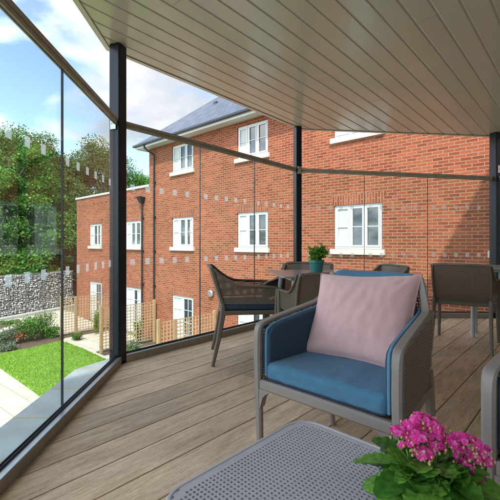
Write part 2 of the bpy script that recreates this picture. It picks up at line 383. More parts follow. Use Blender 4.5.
def roundcorner(pts,r,n=5):
    pts=[Vector(p) for p in pts]; out=[pts[0]]
    for i in range(1,len(pts)-1):
        p=pts[i]; a=(pts[i-1]-p); b=(pts[i+1]-p); d=min(r,a.length*.49,b.length*.49)
        A=p+a.normalized()*d; B=p+b.normalized()*d
        for k in range(n+1):
            t=k/n; out.append(A*(1-t)**2+p*2*t*(1-t)+B*t*t)
    out.append(pts[-1]); return out

# ------------------------------------------------------------------ plan of the bay
L_=2.65
hd=lambda deg: Vector((sin(radians(deg)),cos(radians(deg))))
P1=Vector((-1.10,3.15)); P2=Vector((.645,5.13)); P3=Vector((3.29,5.07))
P0=Vector((-.99,.50)); PM=Vector((.96,-1.30)); P4=Vector((5.22,3.22))
RING=[PM,P0,P1,P2,P3,P4]
BD=Vector((.675,.738)).normalized()          # boards, parallel to the second side
BN=Vector((BD.y,-BD.x))
def clip(poly,n,c,keep_less=True):
    out=[]
    for i in range(len(poly)):
        a=poly[i]; b=poly[(i+1)%len(poly)]; da=a.dot(n)-c; db=b.dot(n)-c
        if not keep_less: da,db=-da,-db
        if da<=0: out.append(a)
        if (da<0<db) or (db<0<da): out.append(a+(b-a)*(da/(da-db)))
    return out
def outset(ring,d):
    out=[]
    for i,p in enumerate(ring):
        a=ring[i-1] if i>0 else None; b=ring[i+1] if i<len(ring)-1 else None
        ns=[]
        for q,r in ((a,p),(p,b)):
            if q is None or r is None: continue
            t=(r-q).normalized(); ns.append(Vector((-t.y,t.x)))
        n=sum(ns,Vector((0,0))); n=n/n.length
        out.append(p+n*(d/(n.dot(ns[0]))))
    return out

# wing (own building) facade line: distance 4.55 m from the second side
FA=atan2(-.6778,.7352)                        # facade frame: x to the right along the wall, y into it
E_=Vector((.7352,-.6778)); NI=Vector((.6778,.7352))
W0=Vector((2.77,9.70))
WX=6.3                                        # wing corner along the facade
WC=W0+E_*WX

# ---- deck
deck_poly=RING
lp=[Vector((p.dot(BN),p.dot(BD))) for p in deck_poly]     # local: x across boards, y along them
mb=MB(); pitch=.186; x0=Vector((-.672,1.953)).dot(BN)
k=-30
while k<40:
    a=x0+k*pitch+.003; b=a+pitch-.006; q=clip(clip(lp,Vector((1,0)),b),Vector((1,0)),a,False); k+=1
    if len(q)<3: continue
    # a butt joint here and there
    js=[]; 
    if k%3==0: js=[R.uniform(-1.5,4)]
    ys=[-50]+js+[50]
    for y0,y1 in zip(ys,ys[1:]):
        w=clip(clip(q,Vector((0,1)),y1-.0015),Vector((0,1)),y0+.0015,False)
        if len(w)>=3:
            c=[w[0]]
            for p in w[1:]:
                if (p-c[-1]).length>1e-4: c.append(p)
            if (c[0]-c[-1]).length<1e-4: c.pop()
            if len(c)>=3: mb.prism([(p.x,p.y) for p in reversed(c)] if False else [(p.x,p.y) for p in c],-.028,0)
dk=struct('deck',mb,M['deck'],bevel=.003,bseg=2,rz=atan2(BD.y,BD.x)-pi/2)
mb=MB(); mb.prism([(p.x,p.y) for p in outset(RING,-.01)],-.16,-.045); struct('deck_base',mb,M['void'])
mb=MB(); mb.prism([(p.x,p.y) for p in outset(RING,.05)],-3.1,-.165)
lower=tag(link('bay_base',mb,M['brick']),'brick base of the balcony bay beneath the deck','wall')

# ---- ledge outside the glass
mb=MB()
mb.prism([(-1.045,.45),(-1.33,.40),(-1.41,3.05),(-1.24,3.34),(-1.15,3.19)],-.10,-.018)
led=struct('ledge',mb,M['ledge'],bevel=.004)
mb=MB(); o_in=outset(RING,.052); o_out=outset(RING,.14)
for i in (2,3,4):
    mb.prism([(q.x,q.y) for q in (o_in[i],o_out[i],o_out[i+1],o_in[i+1])],-.10,-.02)
struct('coping',mb,M['sill'])

# ---- soffit / canopy
zc=lambda p: 2.600-.038*p[0]
can=empty('canopy',(0,0,0),label='taupe slatted soffit canopy roofing the balcony',cat='canopy')
can_poly=[Vector(p) for p in ((1.1,-1.5),(-1.09,.45),(-1.19,3.20),(.715,5.215),(3.37,5.20),(5.35,3.25))]
clp=[Vector((p.dot(BN),p.dot(BD))) for p in can_poly]
R3=Matrix(((BN.x,BD.x),(BN.y,BD.y)))
def toW(p): return R3@p
mb=MB(); mg=MB(); cp=.150
x0=Vector(((308-250)/F*2.49,2.49)).dot(BN)
for k in range(-40,45):
    a=x0+k*cp; b=a+cp
    for (u,v,z0,z1,tg) in ((a+.014,b,0,.012,mb),):
        q=clip(clip(clp,Vector((1,0)),v),Vector((1,0)),u,False)
        if len(q)<3: continue
        js=[R.uniform(-1,5)] if k%2 else []
        ys=[-50]+js+[50]
        for y0,y1 in zip(ys,ys[1:]):
            w=clip(clip(q,Vector((0,1)),y1-.001),Vector((0,1)),y0+.001,False)
            c=[]
            for p in w:
                if not c or (p-c[-1]).length>1e-4: c.append(p)
            if len(c)>2 and (c[0]-c[-1]).length<1e-4: c.pop()
            if len(c)>=3: tg.prism([tuple(toW(p)) for p in c],z0,z1,zf=zc)
link('soffit_boards',mb,M['soffit'],can,bevel=.0045,bseg=2)
mb=MB(); mb.prism([tuple(p) for p in can_poly],.0062,.03,zf=zc); link('soffit_backing',mb,M['groove'],can)
mb=MB(); a_=can_poly; n=len(a_)
oi=outset(a_,-.010); oo=outset(a_,.012)
for i in range(n-1):
    q=[tuple(oo[i]),tuple(oo[i+1]),tuple(oi[i+1]),tuple(oi[i])]
    mb.prism(q[::-1],-.010,-.003,zf=zc)
link('edge_trim',mb,M['soffit'],can)
mb=MB(); o2=outset(a_,.03)
for i in range(n-1):
    mb.prism([tuple(o2[i]),tuple(oo[i]),tuple(oo[i+1]),tuple(o2[i+1])],-.010,.24,zf=zc)
link('fascia',mb,M['soffit'],can)
mb=MB(); mb.prism([tuple(p) for p in o2],.245,.30,zf=zc); link('roof_deck',mb,M['lead'],can)

# ---- posts
PSPEC=[(P0,'post'),(P1,'slim navy black steel post at the left corner of the bay'),(P2,'middle black steel post behind the plant on the dining table'),(P3,'black steel post at the right edge behind the dining chair')]
for p,l in PSPEC:
    if p is P0: l='black steel post beside the camera at the near end of the left screen'
    ang={0:-69,1:-20,2:25,3:22}[ [P0,P1,P2,P3].index(p) ]
    e=empty('canopy_post',(p.x,p.y,0),radians(ang),label=l,cat='post',group='steel posts of the canopy')
    s_={0:.05,1:.05,2:.043,3:.05}[[P0,P1,P2,P3].index(p)]
    mb=MB(); mb.box(-s_,s_,-s_,s_,-.1,zc(p)+.002); link('shaft',mb,M['post'],e,bevel=.008)
    mb=MB(); mb.box(-s_-.012,s_+.012,-s_-.012,s_+.012,0.001,.012); link('base_plate',mb,M['post'],e,bevel=.002)
    mb=MB(); mb.box(-.028,.028,-s_-.013,-s_-.001,1.93,2.03)
    link('bracket',mb,M['steel'],e,bevel=.003)
    mb=MB()
    for q in (-.014,.014): mb.tube([(q,-s_-.013,1.98),(q,-s_-.018,1.98)],.006,8)
    link('bolt',mb,M['steel'],e)

# ---- glass screens
def screen(a,b,label,ztop0,ztop1,joints=3,first=None):
    d=(b-a); ln=d.length; t=d.normalized(); an=atan2(t.y,t.x)
    e=empty('glass_screen',(a.x,a.y,0),an,label=label,cat='glass screen',group='glass wind screens of the balcony')
    g0=.055; x=[g0]+[g0+(ln-2*g0)*i/joints for i in range(1,joints)]+[ln-g0]
    if first is not None: x=first
    zt=lambda q: ztop0+(ztop1-ztop0)*q/ln
    mb=MB(); mb.box(g0,ln-g0,-.045,-.02,.001,.060); link('inner_channel',mb,M['taupe'],e,bevel=.002)
    mb=MB(); mb.box(g0,ln-g0,-.045,-.0105,.0605,.066); mb.box(g0,ln-g0,.0105,.035,.0,.05); link('channel_cap',mb,M['alu'],e)
    mb=MB(); mb.box(g0,ln-g0,-.0100,-.0062,.03,.078);mb.box(g0,ln-g0,.0062,.0100,.03,.078); link('gasket',mb,M['gasket'],e)
    for x0,x1 in zip(x,x[1:]):
        mb=MB(); c=[(x0+.003,-.006),(x1-.003,-.006),(x1-.003,.006),(x0+.003,.006)]
        za,zb=zt(x0)-.025,zt(x1)-.025
        mb.add([(*c[0],.02),(*c[1],.02),(*c[2],.02),(*c[3],.02),(*c[0],za),(*c[1],zb),(*c[2],zb),(*c[3],za)],
               [(0,3,2,1),(4,5,6,7),(0,1,5,4),(1,2,6,5),(2,3,7,6),(3,0,4,7)])
        pn=link('pane',mb,M['glass'],e)
        for zz in (.838,1.478):
            q=x0+.085
            while q<x1-.08:
                mb=MB(); mb.box(q-.023,q+.023,.0068,.0074,zz-.026,zz+.026); q+=.15
                link('etched_square',mb,M['frost'],pn)
    for x1 in x[1:-1]:
        mb=MB(); mb.box(x1-.0022,x1+.0022,-.0065,.0065,.08,zt(x1)-.03); link('joint',mb,M['gasket'],e)
    mb=MB(); 
    def rail(z0,z1,y0,y1):
        za,zb=zt(.03),zt(ln-.03); q0,q1=.03,ln-.03
        mb.add([(q0,y0,za+z0),(q1,y0,zb+z0),(q1,y1,zb+z0),(q0,y1,za+z0),(q0,y0,za+z1),(q1,y0,zb+z1),(q1,y1,zb+z1),(q0,y1,za+z1)],
               [(0,3,2,1),(4,5,6,7),(0,1,5,4),(1,2,6,5),(2,3,7,6),(3,0,4,7)])
    rail(0,.026,-.021,.021); link('handrail',mb,M['bronze'],e,bevel=.003)
    mb=MB(); rail(-.028,-.001,-.014,-.0065); rail(-.028,-.001,.0065,.014); link('glazing_clamp',mb,M['bronze'],e)
    return e
screen(P0,P1,'left glass wind screen overlooking the lawn and garden',2.02,2.00,first=[.055,.75,1.63,2.595])
screen(P1,P2,'middle glass wind screen in front of the red brick facade',2.0,1.99)
screen(P2,P3,'right glass wind screen behind the dining chairs',1.99,1.865)
screen(P3,P4,'far right glass wind screen beyond the right edge post',1.865,1.86)
screen(PM,P0,'glass wind screen behind the left of the camera',2.02,2.02)

# ------------------------------------------------------------------ ground
mb=MB(); mb.add([(-400,-400,GZ-.02),(400,-400,GZ-.02),(400,400,GZ-.02),(-400,400,GZ-.02)],[(0,1,2,3)]); struct('ground',mb,M['ground'])
def G(px,py):
    Y=(1-GZ)*F/(py-HY); return Vector(((px-250)/F*Y,Y))
def sheet(name,pts,z,m,th=.0,kind='structure',rz=0):
    c=cos(-rz); s_=sin(-rz)
    q=[(p[0]*c-p[1]*s_,p[0]*s_+p[1]*c) for p in pts]
    mb=MB(); mb.add([(x,y,0) for x,y in q],[tuple(range(len(q)))])
    o=link(name,mb,m,loc=(0,0,z),rz=rz)
    # face up
    if o.data.polygons[0].normal.z<0: o.data.flip_normals()
    return tag(o,kind=kind)
pav=[(-14,4),(0,4),(0,12),(-3,14.5),(-9,20.5),(-9.5,21.5),(-12.0,23.6),(-14.6,17.2)]
sheet('paving',pav,GZ,M['paving'],rz=radians(-38))
lawn_pts=[G(0,354),G(62,341),G(100,357),G(118,372),G(36,394),G(0,368.6),(-9.9,12.9)]
lawn_pts=[(-10.6,13.4),tuple(G(0,354)),tuple(G(34,347.5)),tuple(G(62,341)),tuple(G(82,348.5)),tuple(G(100,357)),(-3.4,11.8),(-2.6,9.2),(-3.9,8.4),tuple(G(36,394)),tuple(G(0,368.6)),(-10.4,13.0)]
sheet('lawn',lawn_pts,GZ+.012,M['lawn'])
bed=[(-11.2,13.9),tuple(G(0,354)-Vector((0,.1))),tuple(G(62,341)),tuple(G(66,337)),tuple(G(50,334)),tuple(G(30,331)),tuple(G(10,338)),tuple(G(0,341)),(-11.5,15.3)]
sheet('flower_bed',bed,GZ+.006,M['soil'])
bed2=[tuple(G(0,322.3)),tuple(G(0,329)),tuple(G(22,321.5)),tuple(G(18,319))]
sheet('wall_bed',bed2,GZ+.008,M['soil'])
def inpoly(x,y,poly):
    c=False; n=len(poly)
    for i in range(n):
        x1,y1=poly[i][0],poly[i][1]; x2,y2=poly[(i+1)%n][0],poly[(i+1)%n][1]
        if (y1>y)!=(y2>y) and x<(x2-x1)*(y-y1)/(y2-y1)+x1: c=not c
    return c
mb=MB(); n=0
while n<26000:
    x=R.uniform(-10.6,-2.4); y=R.uniform(8.3,16)
    if not inpoly(x,y,lawn_pts): continue
    n+=1; a=R.uniform(0,6.28); h=R.uniform(.025,.06); w=.012; dx,dy=cos(a)*w,sin(a)*w; lx,ly=R.gauss(0,.02),R.gauss(0,.02)
    mb.add([(x-dx,y-dy,GZ+.012),(x+dx,y+dy,GZ+.012),(x+lx,y+ly,GZ+.012+h)],[(0,1,2)])
tag(link('grass',mb,M['blade']),'short bright green mown grass of the lawn','grass',kind='stuff')

# ------------------------------------------------------------------ brick building
BO=Vector((W0.x,W0.y,GZ))
def wall_mesh(x0,x1,z0,z1,ops,reveal=.10,y=0.0):
    mb=MB()
    xs=sorted({x0,x1}|{c for o in ops for c in (o[0],o[1])}); zs=sorted({z0,z1}|{c for o in ops for c in (o[2],o[3])})
    for i in range(len(xs)-1):
        for j in range(len(zs)-1):
            cx=(xs[i]+xs[i+1])/2; cz=(zs[j]+zs[j+1])/2
            if any(o[0]<cx<o[1] and o[2]<cz<o[3] for o in ops): continue
            mb.add([(xs[i],y,zs[j]),(xs[i+1],y,zs[j]),(xs[i+1],y,zs[j+1]),(xs[i],y,zs[j+1])],[(0,1,2,3)])
    for o in ops:
        a,b,c,d=o[:4]; Y=y+reveal
        mb.add([(a,y,c),(a,Y,c),(a,Y,d),(a,y,d)],[(0,1,2,3)]); mb.add([(b,y,c),(b,y,d),(b,Y,d),(b,Y,c)],[(0,1,2,3)])
        mb.add([(a,y,d),(a,Y,d),(b,Y,d),(b,y,d)],[(0,1,2,3)]); mb.add([(a,y,c),(b,y,c),(b,Y,c),(a,Y,c)],[(0,1,2,3)])
    return mb
def window(par,x0,x1,z0,z1,lights=3,sill=True,lintel=True,door=False,opened=None,y=.035,curt=True,bars=1):
    fw=.055; mb=MB(); Y0=y; Y1=y+.06
    mb.box(x0,x0+fw,Y0,Y1,z0,z1); mb.box(x1-fw,x1,Y0,Y1,z0,z1)
    mb.box(x0+fw,x1-fw,Y0,Y1,z1-fw,z1); mb.box(x0+fw,x1-fw,Y0,Y1,z0,z0+fw)
    w=(x1-x0-2*fw)/lights
    for i in range(1,lights): mb.box(x0+fw+w*i-.025,x0+fw+w*i+.025,Y0,Y1,z0+fw,z1-fw)
    fr=link('window_frame' if not door else 'door_frame',mb,M['upvc'],par,bevel=.004)
    mb=MB(); mp=MB(); mc=MB()
    for i in range(lights):
        a=x0+fw+w*i+(.025 if i else .002); b=x0+fw+w*(i+1)-(.025 if i<lights-1 else .002); c=z0+fw+.002; d=z1-fw-.002; s_=.045; yy=Y0-.012
        mb.box(a,a+s_,yy,yy+.05,c,d); mb.box(b-s_,b,yy,yy+.05,c,d); mb.box(a+s_,b-s_,yy,yy+.05,d-s_,d); mb.box(a+s_,b-s_,yy,yy+.05,c,c+s_*(1.0 if not door else 2))
        for q in range(1,bars+1):
            zm=c+(d-c)*q/(bars+1); mb.box(a+s_,b-s_,yy+.006,yy+.03,zm-.011,zm+.011)
        if door: xm=(a+b)/2; mb.box(xm-.011,xm+.011,yy+.0065,yy+.0295,c+2*s_,d-s_)
        mp.box(a+s_,b-s_,yy+.032,yy+.036,c+s_,d-s_)
        if curt and (i==0 or R.random()<.35):
            mc.box(a+s_+(0 if i==0 else (b-a)*.35),b-s_,yy+.0305,yy+.0316,c+s_,d-s_)
    link('sash',mb,M['upvc'],fr,bevel=.003)
    link('window_glass',mp,M['pane'],fr)
    if mc.v: link('curtain',mc,M['curtain'],fr)
    if sill:
        mb=MB(); mb.box(x0-.09,x1+.09,-.075,Y0-.02,z0-.145,z0-.004); link('sill',mb,M['sill'],fr,bevel=.006)
    if lintel:
        mb=MB(); h=.27; mb.add([(x0-.02,-.004,z1),(x1+.02,-.004,z1),(x1+.13,-.004,z1+h),(x0-.13,-.004,z1+h),(x0-.02,.02,z1),(x1+.02,.02,z1),(x1+.13,.02,z1+h),(x0-.13,.02,z1+h)],
               [(0,1,2,3),(1,5,6,2),(0,3,7,4),(3,2,6,7),(0,4,5,1)]); link('lintel',mb,M['soldier'],fr)
    return fr
Z=lambda z: z-GZ          # world height -> building frame
main=empty('brick_building',BO,FA,label='three storey red brick building with slate hipped roof and white windows',cat='building')
annex=empty('brick_annex',BO,FA,label='lower flat roofed red brick wing with white parapet behind the trellis',cat='building')
XL=-9.66; XR=WX
ops=[]; wins=[]
for s_ in (.03,3.68,7.34): 
    ops.append((-s_-.665,-s_+.665,Z(.84),Z(2.0))); wins.append((-s_-.66,-s_+.66,Z(.845),Z(1.995),dict(lights=3)))
    ops.append((-s_-.665,-s_+.665,Z(3.80),Z(4.86))); wins.append((-s_-.66,-s_+.66,Z(3.805),Z(4.855),dict(lights=3,lintel=False)))
    ops.append((-s_-.665,-s_+.665,.02,Z(-1.06))); wins.append((-s_-.66,-s_+.66,.02,Z(-1.065),dict(lights=2,sill=False,door=True,bars=3)))
for s_ in (-3.63,):
    ops.append((-s_-.665,-s_+.665,Z(.84),Z(2.0))); wins.append((-s_-.66,-s_+.66,Z(.845),Z(1.995),dict(lights=3)))
    ops.append((-s_-.665,-s_+.665,Z(3.80),Z(4.86))); wins.append((-s_-.66,-s_+.66,Z(3.805),Z(4.855),dict(lights=3,lintel=False)))
wm=wall_mesh(XL,XR,0,Z(5.02),ops)
wm.add([(XL,0,0),(XL,0,Z(5.02)),(XL,9,Z(5.02)),(XL,9,0)],[(0,1,2,3)])
wm.add([(XL,9,0),(XL,9,Z(5.02)),(XR+4,9,Z(5.02)),(XR+4,9,0)],[(0,1,2,3)])
link('wall',wm,M['brick'],main)
for w in wins: window(main,w[0],w[1],w[2],w[3],**w[4])
# roof
ov=.40; ze=Z(5.16); tp=.86; d2=4.7
mb=MB(); x0,x1=XL-ov,XR+4; y0,y1=-ov,9+ov; hh=d2*tp
yr=(y0+y1)/2; dd=yr-y0
mb.add([(x0,y0,ze),(x1,y0,ze),(x1,yr,ze+dd*tp),(x0+dd,yr,ze+dd*tp)],[(0,1,2,3)])
mb.add([(x0,y0,ze),(x0+dd,yr,ze+dd*tp),(x0,y1,ze)],[(0,1,2)])
mb.add([(x0,y1,ze),(x0+dd,yr,ze+dd*tp),(x1,yr,ze+dd*tp),(x1,y1,ze)],[(0,1,2,3)])
rf=link('roof',mb,M['slate'],main,solid=.03)
mb=MB(); mb.tube([(x0,y0,ze+.02),(x0+dd,yr,ze+dd*tp+.02)],.05,8); mb.tube([(x0+dd,yr,ze+dd*tp+.02),(x1,yr,ze+dd*tp+.02)],.06,8); link('hip_tile',mb,M['lead'],rf)
mb=MB(); mb.box(-7.0,-6.82,y0+1.7,y0+1.86,ze+1.48,ze+1.58); link('roof_vent',mb,M['darkmetal'],rf)
mb=MB(); mb.box(x0+.02,x1,y0+.02,0,Z(5.02),Z(5.045)); mb.box(x0+.02,XL,0,9,Z(5.02),Z(5.045)); link('soffit',mb,M['upvc'],main)
mb=MB(); mb.box(x0,x1,y0,y0+.019,Z(5.0),Z(5.14)); mb.box(x0,x0+.019,y0+.02,9,Z(5.0),Z(5.14)); link('fascia_board',mb,M['upvc'],main)
mb=MB(); mb.box(x0-.11,x1,y0-.11,y0-.002,Z(5.08),Z(5.17)); mb.box(x0-.11,x0-.002,y0-.002,9,Z(5.08),Z(5.17)); link('gutter',mb,M['darkmetal'],main,bevel=.02)
def pipe(par,x,zt_,swan=False,hopper=False):
    mb=MB(); pth=[(x,-.07,.05),(x,-.07,zt_)]
    if swan: pth=roundcorner([(x,-.07,.05),(x,-.07,zt_-.35),(x-.18,-.42,zt_-.08),(x-.18,-.42,zt_+.04)],.06)
    mb.tube(pth,.038,10)
    z=.8
    while z<zt_-.4: mb.tube([(x,-.07,z),(x,-.07,z+.09)],.052,10); mb.box(x-.07,x+.07,-.03,-.002,z+.02,z+.07); z+=1.45
    if hopper: mb.add([(x-.17,-.26,zt_+.16),(x+.17,-.26,zt_+.16),(x+.17,-.01,zt_+.16),(x-.17,-.01,zt_+.16),(x-.07,-.15,zt_-.12),(x+.07,-.15,zt_-.12),(x+.07,-.01,zt_-.12),(x-.07,-.01,zt_-.12)],
                      [(0,1,2,3),(7,6,5,4),(0,4,5,1),(1,5,6,2),(2,6,7,3),(3,7,4,0)])
    return link('downpipe',mb,M['darkmetal'],par,smooth=True)
pipe(main,-9.2,Z(5.05),swan=True)
pipe(annex,-10.13,Z(2.85),hopper=True)
# annex
ops=[]; wins=[]
for s_ in (10.98,14.72):
    ops.append((-s_-.665,-s_+.665,Z(.84),Z(2.0))); wins.append((-s_-.66,-s_+.66,Z(.845),Z(1.995),dict(lights=3)))
    ops.append((-s_-.665,-s_+.665,.02,Z(-1.02))); wins.append((-s_-.66,-s_+.66,.02,Z(-1.025),dict(lights=2,sill=False,door=True,bars=3)))
AX=-17.05
wm=wall_mesh(AX,XL-.004,0,Z(3.42),ops,y=.02)
wm.add([(AX,.02,0),(AX,.02,Z(3.42)),(AX,9,Z(3.42)),(AX,9,0)],[(0,1,2,3)])
wm.add([(AX,.3,Z(3.2)),(XL-.004,.3,Z(3.2)),(XL-.004,9,Z(3.2)),(AX,9,Z(3.2))],[(0,1,2,3)])
link('wall',wm,M['brick'],annex)
for w in wins: window(annex,w[0],w[1],w[2],w[3],**w[4])
mb=MB(); mb.box(AX-.05,XL-.006,-.04,.30,Z(3.42),Z(3.52)); mb.box(AX-.05,AX+.25,.302,9,Z(3.42),Z(3.52)); link('parapet_coping',mb,M['upvc'],annex,bevel=.01)
mb=MB(); 
x=AX+.3
while x<XL-.5:
    mb.box(x,x+.10,-.003,.02,Z(3.02),Z(3.09)) ; x+=.45
link('dentil',mb,M['oldbrick'],annex)
# wall lamp
e=empty('wall_lamp',BO+Vector((-E_.x*5.6,-E_.y*5.6,Z(-.79))),FA,label='round steel lamp fixed to the brick wall behind the left dining chair',cat='wall lamp')
mb=MB(); mb.tube([(0,0,0),(0,-.06,0)],.075,16); link('mount',mb,M['darkmetal'],e,smooth=True)
mb=MB(); mb.tube([(0,-.06,0),(0,-.10,0),(0,-.13,0)],[.13,.13,.10],20); link('lamp_shade',mb,M['lamp'],e,smooth=True,bevel=.01)

# own building (behind and to the right of the camera)
wing=empty('home_building',(WC.x,WC.y,GZ),FA,label='own building that the balcony is attached to, walls pale to bounce light',cat='building')
EZ=Z(8.6); ops=[]; wins=[]
# local: +y into facade; the wing wall runs along -y at x=0 -> use a child frame
WA=FA-pi/2
wing.rotation_euler=(0,0,WA)     # local x now = along -NI (towards and past the camera), local y = into the wing
LW=26
for c in (3.0,8.4,14.0,18.5,22.5):
    for (a,b) in ((.84,2.0),(3.8,4.9)):
        ops.append((c-.665,c+.665,Z(a),Z(b))); wins.append((c-.66,c+.66,Z(a)+.005,Z(b)-.005,dict(lights=3)))
ops.append((9.6,12.4,Z(.02),Z(2.25))); wins.append((9.605,12.395,Z(.025),Z(2.245),dict(lights=4,sill=False,lintel=False,bars=0,curt=False)))
wm=wall_mesh(0.004,LW,0,EZ,ops); wm.add([(LW,0,0),(LW,8,0),(LW,8,EZ),(LW,0,EZ)],[(0,1,2,3)]); wm.add([(0,8,0),(0,8,EZ),(LW,8,EZ),(LW,8,0)],[(0,1,2,3)])
wm.add([(0.004,0,0),(0.004,0,EZ),(0.004,8,EZ),(0.004,8,0)],[(0,1,2,3)])
link('wall',wm,M['render'],wing)
for w in wins: window(wing,w[0],w[1],w[2],w[3],**w[4])
mb=MB(); q=EZ+.02
mb.add([(-.2,-.3,q),(LW,-.3,q),(LW,4,q+3.6),(-.2,4,q+3.6)],[(0,1,2,3)]); mb.add([(-.2,8.3,q),(-.2,4,q+3.6),(LW,4,q+3.6),(LW,8.3,q)],[(0,1,2,3)]); mb.add([(-.2,-.3,q),(-.2,4,q+3.6),(-.2,8.3,q)],[(0,1,2)]); mb.add([(LW,-.3,q),(LW,8.3,q),(LW,4,q+3.6)],[(0,1,2)])
link('roof',mb,M['slate'],wing,solid=.04)

# ------------------------------------------------------------------ gabion wall, old wall
ga=Vector((-14.6,17.4)); gb=Vector((-11.55,24.6)); gd=(gb-ga).normalized(); 
ga=ga-gd*6; gl=(gb-ga).length
e=empty('gabion_wall',(ga.x,ga.y,GZ),atan2(gd.y,gd.x),label='long wall of wire gabions filled with grey and white stones',cat='wall')
ic=bmesh.new(); bmesh.ops.create_icosphere(ic,subdivisions=1,radius=1); icv=[v.co.copy() for v in ic.verts]; icf=[tuple(v.index for v in f.verts) for f in ic.faces]; ic.free()
mb=MB(); z=.08
while z<2.3:
    x=0
    while x<gl:
        r=R.uniform(.045,.085); rot=Matrix.Rotation(R.uniform(0,6),3,Vector((R.gauss(0,1),R.gauss(0,1),R.gauss(0,1))).normalized())
        c=Vector((x+R.uniform(-.02,.02),-.02+R.uniform(-.03,.03),z+R.uniform(-.03,.03))); sc=Vector((r*1.15,r,r*.8))
        mb.add([c+rot@Vector((v.x*sc.x*R.uniform(.8,1.15),v.y*sc.y,v.z*sc.z*R.uniform(.8,1.15))) for v in icv],icf); x+=r*1.9
    z+=.115
tag(link('stone_fill',mb,M['stone'],e),kind='stuff')
mb=MB(); mb.box(0,gl,.03,.6,0,2.3); link('stone_core',mb,M['lead'],e)
mb=MB()
x=0
while x<gl: mb.box(x,x+.03,-.13,-.115,0,2.34); x+=1.05
mb.box(0,gl,-.132,-.118,2.31,2.34); mb.box(0,gl,-.132,-.118,1.1,1.12)
link('wire_basket',mb,M['wire'],e)
mb=MB(); mb.box(-.2,gl,-.55,-.14,-.02,.14); o=link('kerb',mb,M['concrete'],None,loc=(ga.x,ga.y,GZ),rz=atan2(gd.y,gd.x),bevel=.01); tag(o,kind='structure')
ow=Vector((-26,29)); 
mb=MB(); mb.box(0,17,0,.3,0,3.3); o=link('boundary_wall',mb,M['oldbrick'],None,loc=(-22,27.5,GZ)); tag(o,'dark brown brick boundary wall behind the gabions under the trees','wall')

# ------------------------------------------------------------------ trellis partitions
def trellis(s_,label):
    out=W0-E_*s_-NI*2.45; inn=W0-E_*s_-NI*.12
    d=inn-out; ln=d.length
    e=empty('trellis',(out.x,out.y,GZ),atan2(d.y,d.x),label=label,cat='trellis',group='timber trellis partitions between the patios')
    for x,h in ((0,1.78),(.62,1.70),(ln-.05,1.75)):
        mb=MB(); mb.box(x-.045,x+.045,-.045,.045,0,h); link('post',mb,M['timber'],e,bevel=.005)
    for x0,x1 in ((.06,.56),(.68,ln-.11)):
        mb=MB(); n=max(2,round((x1-x0)/.125))
        for i in range(n+1):
            x=x0+(x1-x0)*i/n; mb.box(x-.014,x+.014,-.018,-.003,.12,1.68)
        for j in range(14):
            z=.14+1.52*j/13; mb.box(x0-.014,x1+.014,.0,.015,z-.014,z+.014)
        link('lattice_panel',mb,M['lattice'],e)
trellis(12.72,'timber trellis partition at the far left beside the gabion wall')
trellis(9.02,'timber trellis partition with a climber just left of the navy corner post')
trellis(5.30,'timber trellis partition to the left of the left dining chair')
# soil strips in front of the wall
for s_ in (12.72,9.02,5.3):
    a=W0-E_*s_-NI*2.5; b=W0-E_*s_-NI*.1; w=.35
    sheet('soil_strip',[tuple(a-E_*w),tuple(b-E_*w),tuple(b+E_*w),tuple(a+E_*w)],GZ+.0105+.001*s_/10,M['soil'])

# ------------------------------------------------------------------ plants
def shrub(name,x,y,r,h,n,ls,m,label,cat='shrub',group=None,seed=0,sticks=5,z=GZ):
    rd=random.Random(seed); e=empty(name,(x,y,z),label=label,cat=cat,group=group)
    mb=MB(); tips=[]
    for i in range(sticks):
        a=rd.uniform(0,6.28); rr=r*rd.uniform(.2,.8); tp=Vector((cos(a)*rr,sin(a)*rr,h*rd.uniform(.6,1))); tips.append(tp)
        mb.tube([(0,0,0),tp*.5+Vector((rd.gauss(0,.02),rd.gauss(0,.02),.03)),tp],[.012,.008,.004],5)
    link('stem',mb,M['stem'],e)
    pts=[]
    for i in range(n):
        t=rd.choice(tips); k=rd.uniform(.25,1.05); p=t*k+Vector((rd.gauss(0,r*.22),rd.gauss(0,r*.22),rd.gauss(0,h*.1)))
        p.z=max(p.z,.02); pts.append(p)
    mb=MB(); mb.leaves(pts,ls,rd,.6,.4); link('foliage',mb,m,e)
    return e
beds=[(4,345,.35,.5,'leafD','grey green bushy shrub at the left end of the flower bed'),
 (14,343,.4,.35,'leafR','low red leaved shrub in the flower bed by the lawn'),
 (24,341,.5,.75,'leafA','tall loose green shrub behind the red one in the flower bed'),
 (33,340,.45,.8,'leafB','bright green shrub in the middle of the flower bed'),
 (42,337.5,.5,.85,'leafA','leggy green shrub with bare tips near the trellis post'),
 (51,338,.35,.45,'leafB','small round green shrub at the right end of the flower bed'),
 (29,335,.4,.6,'leafD','pale shrub at the back of the flower bed by the path'),
 (8,350,.25,.2,'leafD','low pale plant at the lawn edge on the far left')]
for i,(px,py,r,h,m_,l) in enumerate(beds):
    g=G(px,py); shrub('garden_shrub',g.x,g.y,r*1.5,h*1.2,1500,.072,M[m_],l,'shrub','shrubs in the flower bed',seed=i+3,sticks=7)
g=G(8,324); shrub('edging_plant',g.x,g.y,.45,.18,350,.08,M['leafB'],'low green plant at the foot of the gabion wall','plant',seed=40)
cl=[(-1,8.75,2.0,.30,1.25,'leafB','green climber growing up the trellis left of the navy corner post'),
    (0,9.35,.7,.25,1.0,'leafB','tall green plant right of the navy corner post by the trellis'),
    (0,12.1,1.2,.3,1.0,'leafB','yellow green climber on the far left trellis'),
    (0,8.6,1.3,.35,.3,'leafD','low bushy plant at the foot of the middle trellis'),
    (0,11.7,2.2,.3,.3,'leafA','small dark plant at the foot of the far left trellis'),
    (0,7.7,2.0,.35,.28,'leafB','low green ground plant between two trellis partitions'),
    (0,6.6,2.2,.3,.25,'leafD','pale low plant between the trellis partitions'),]
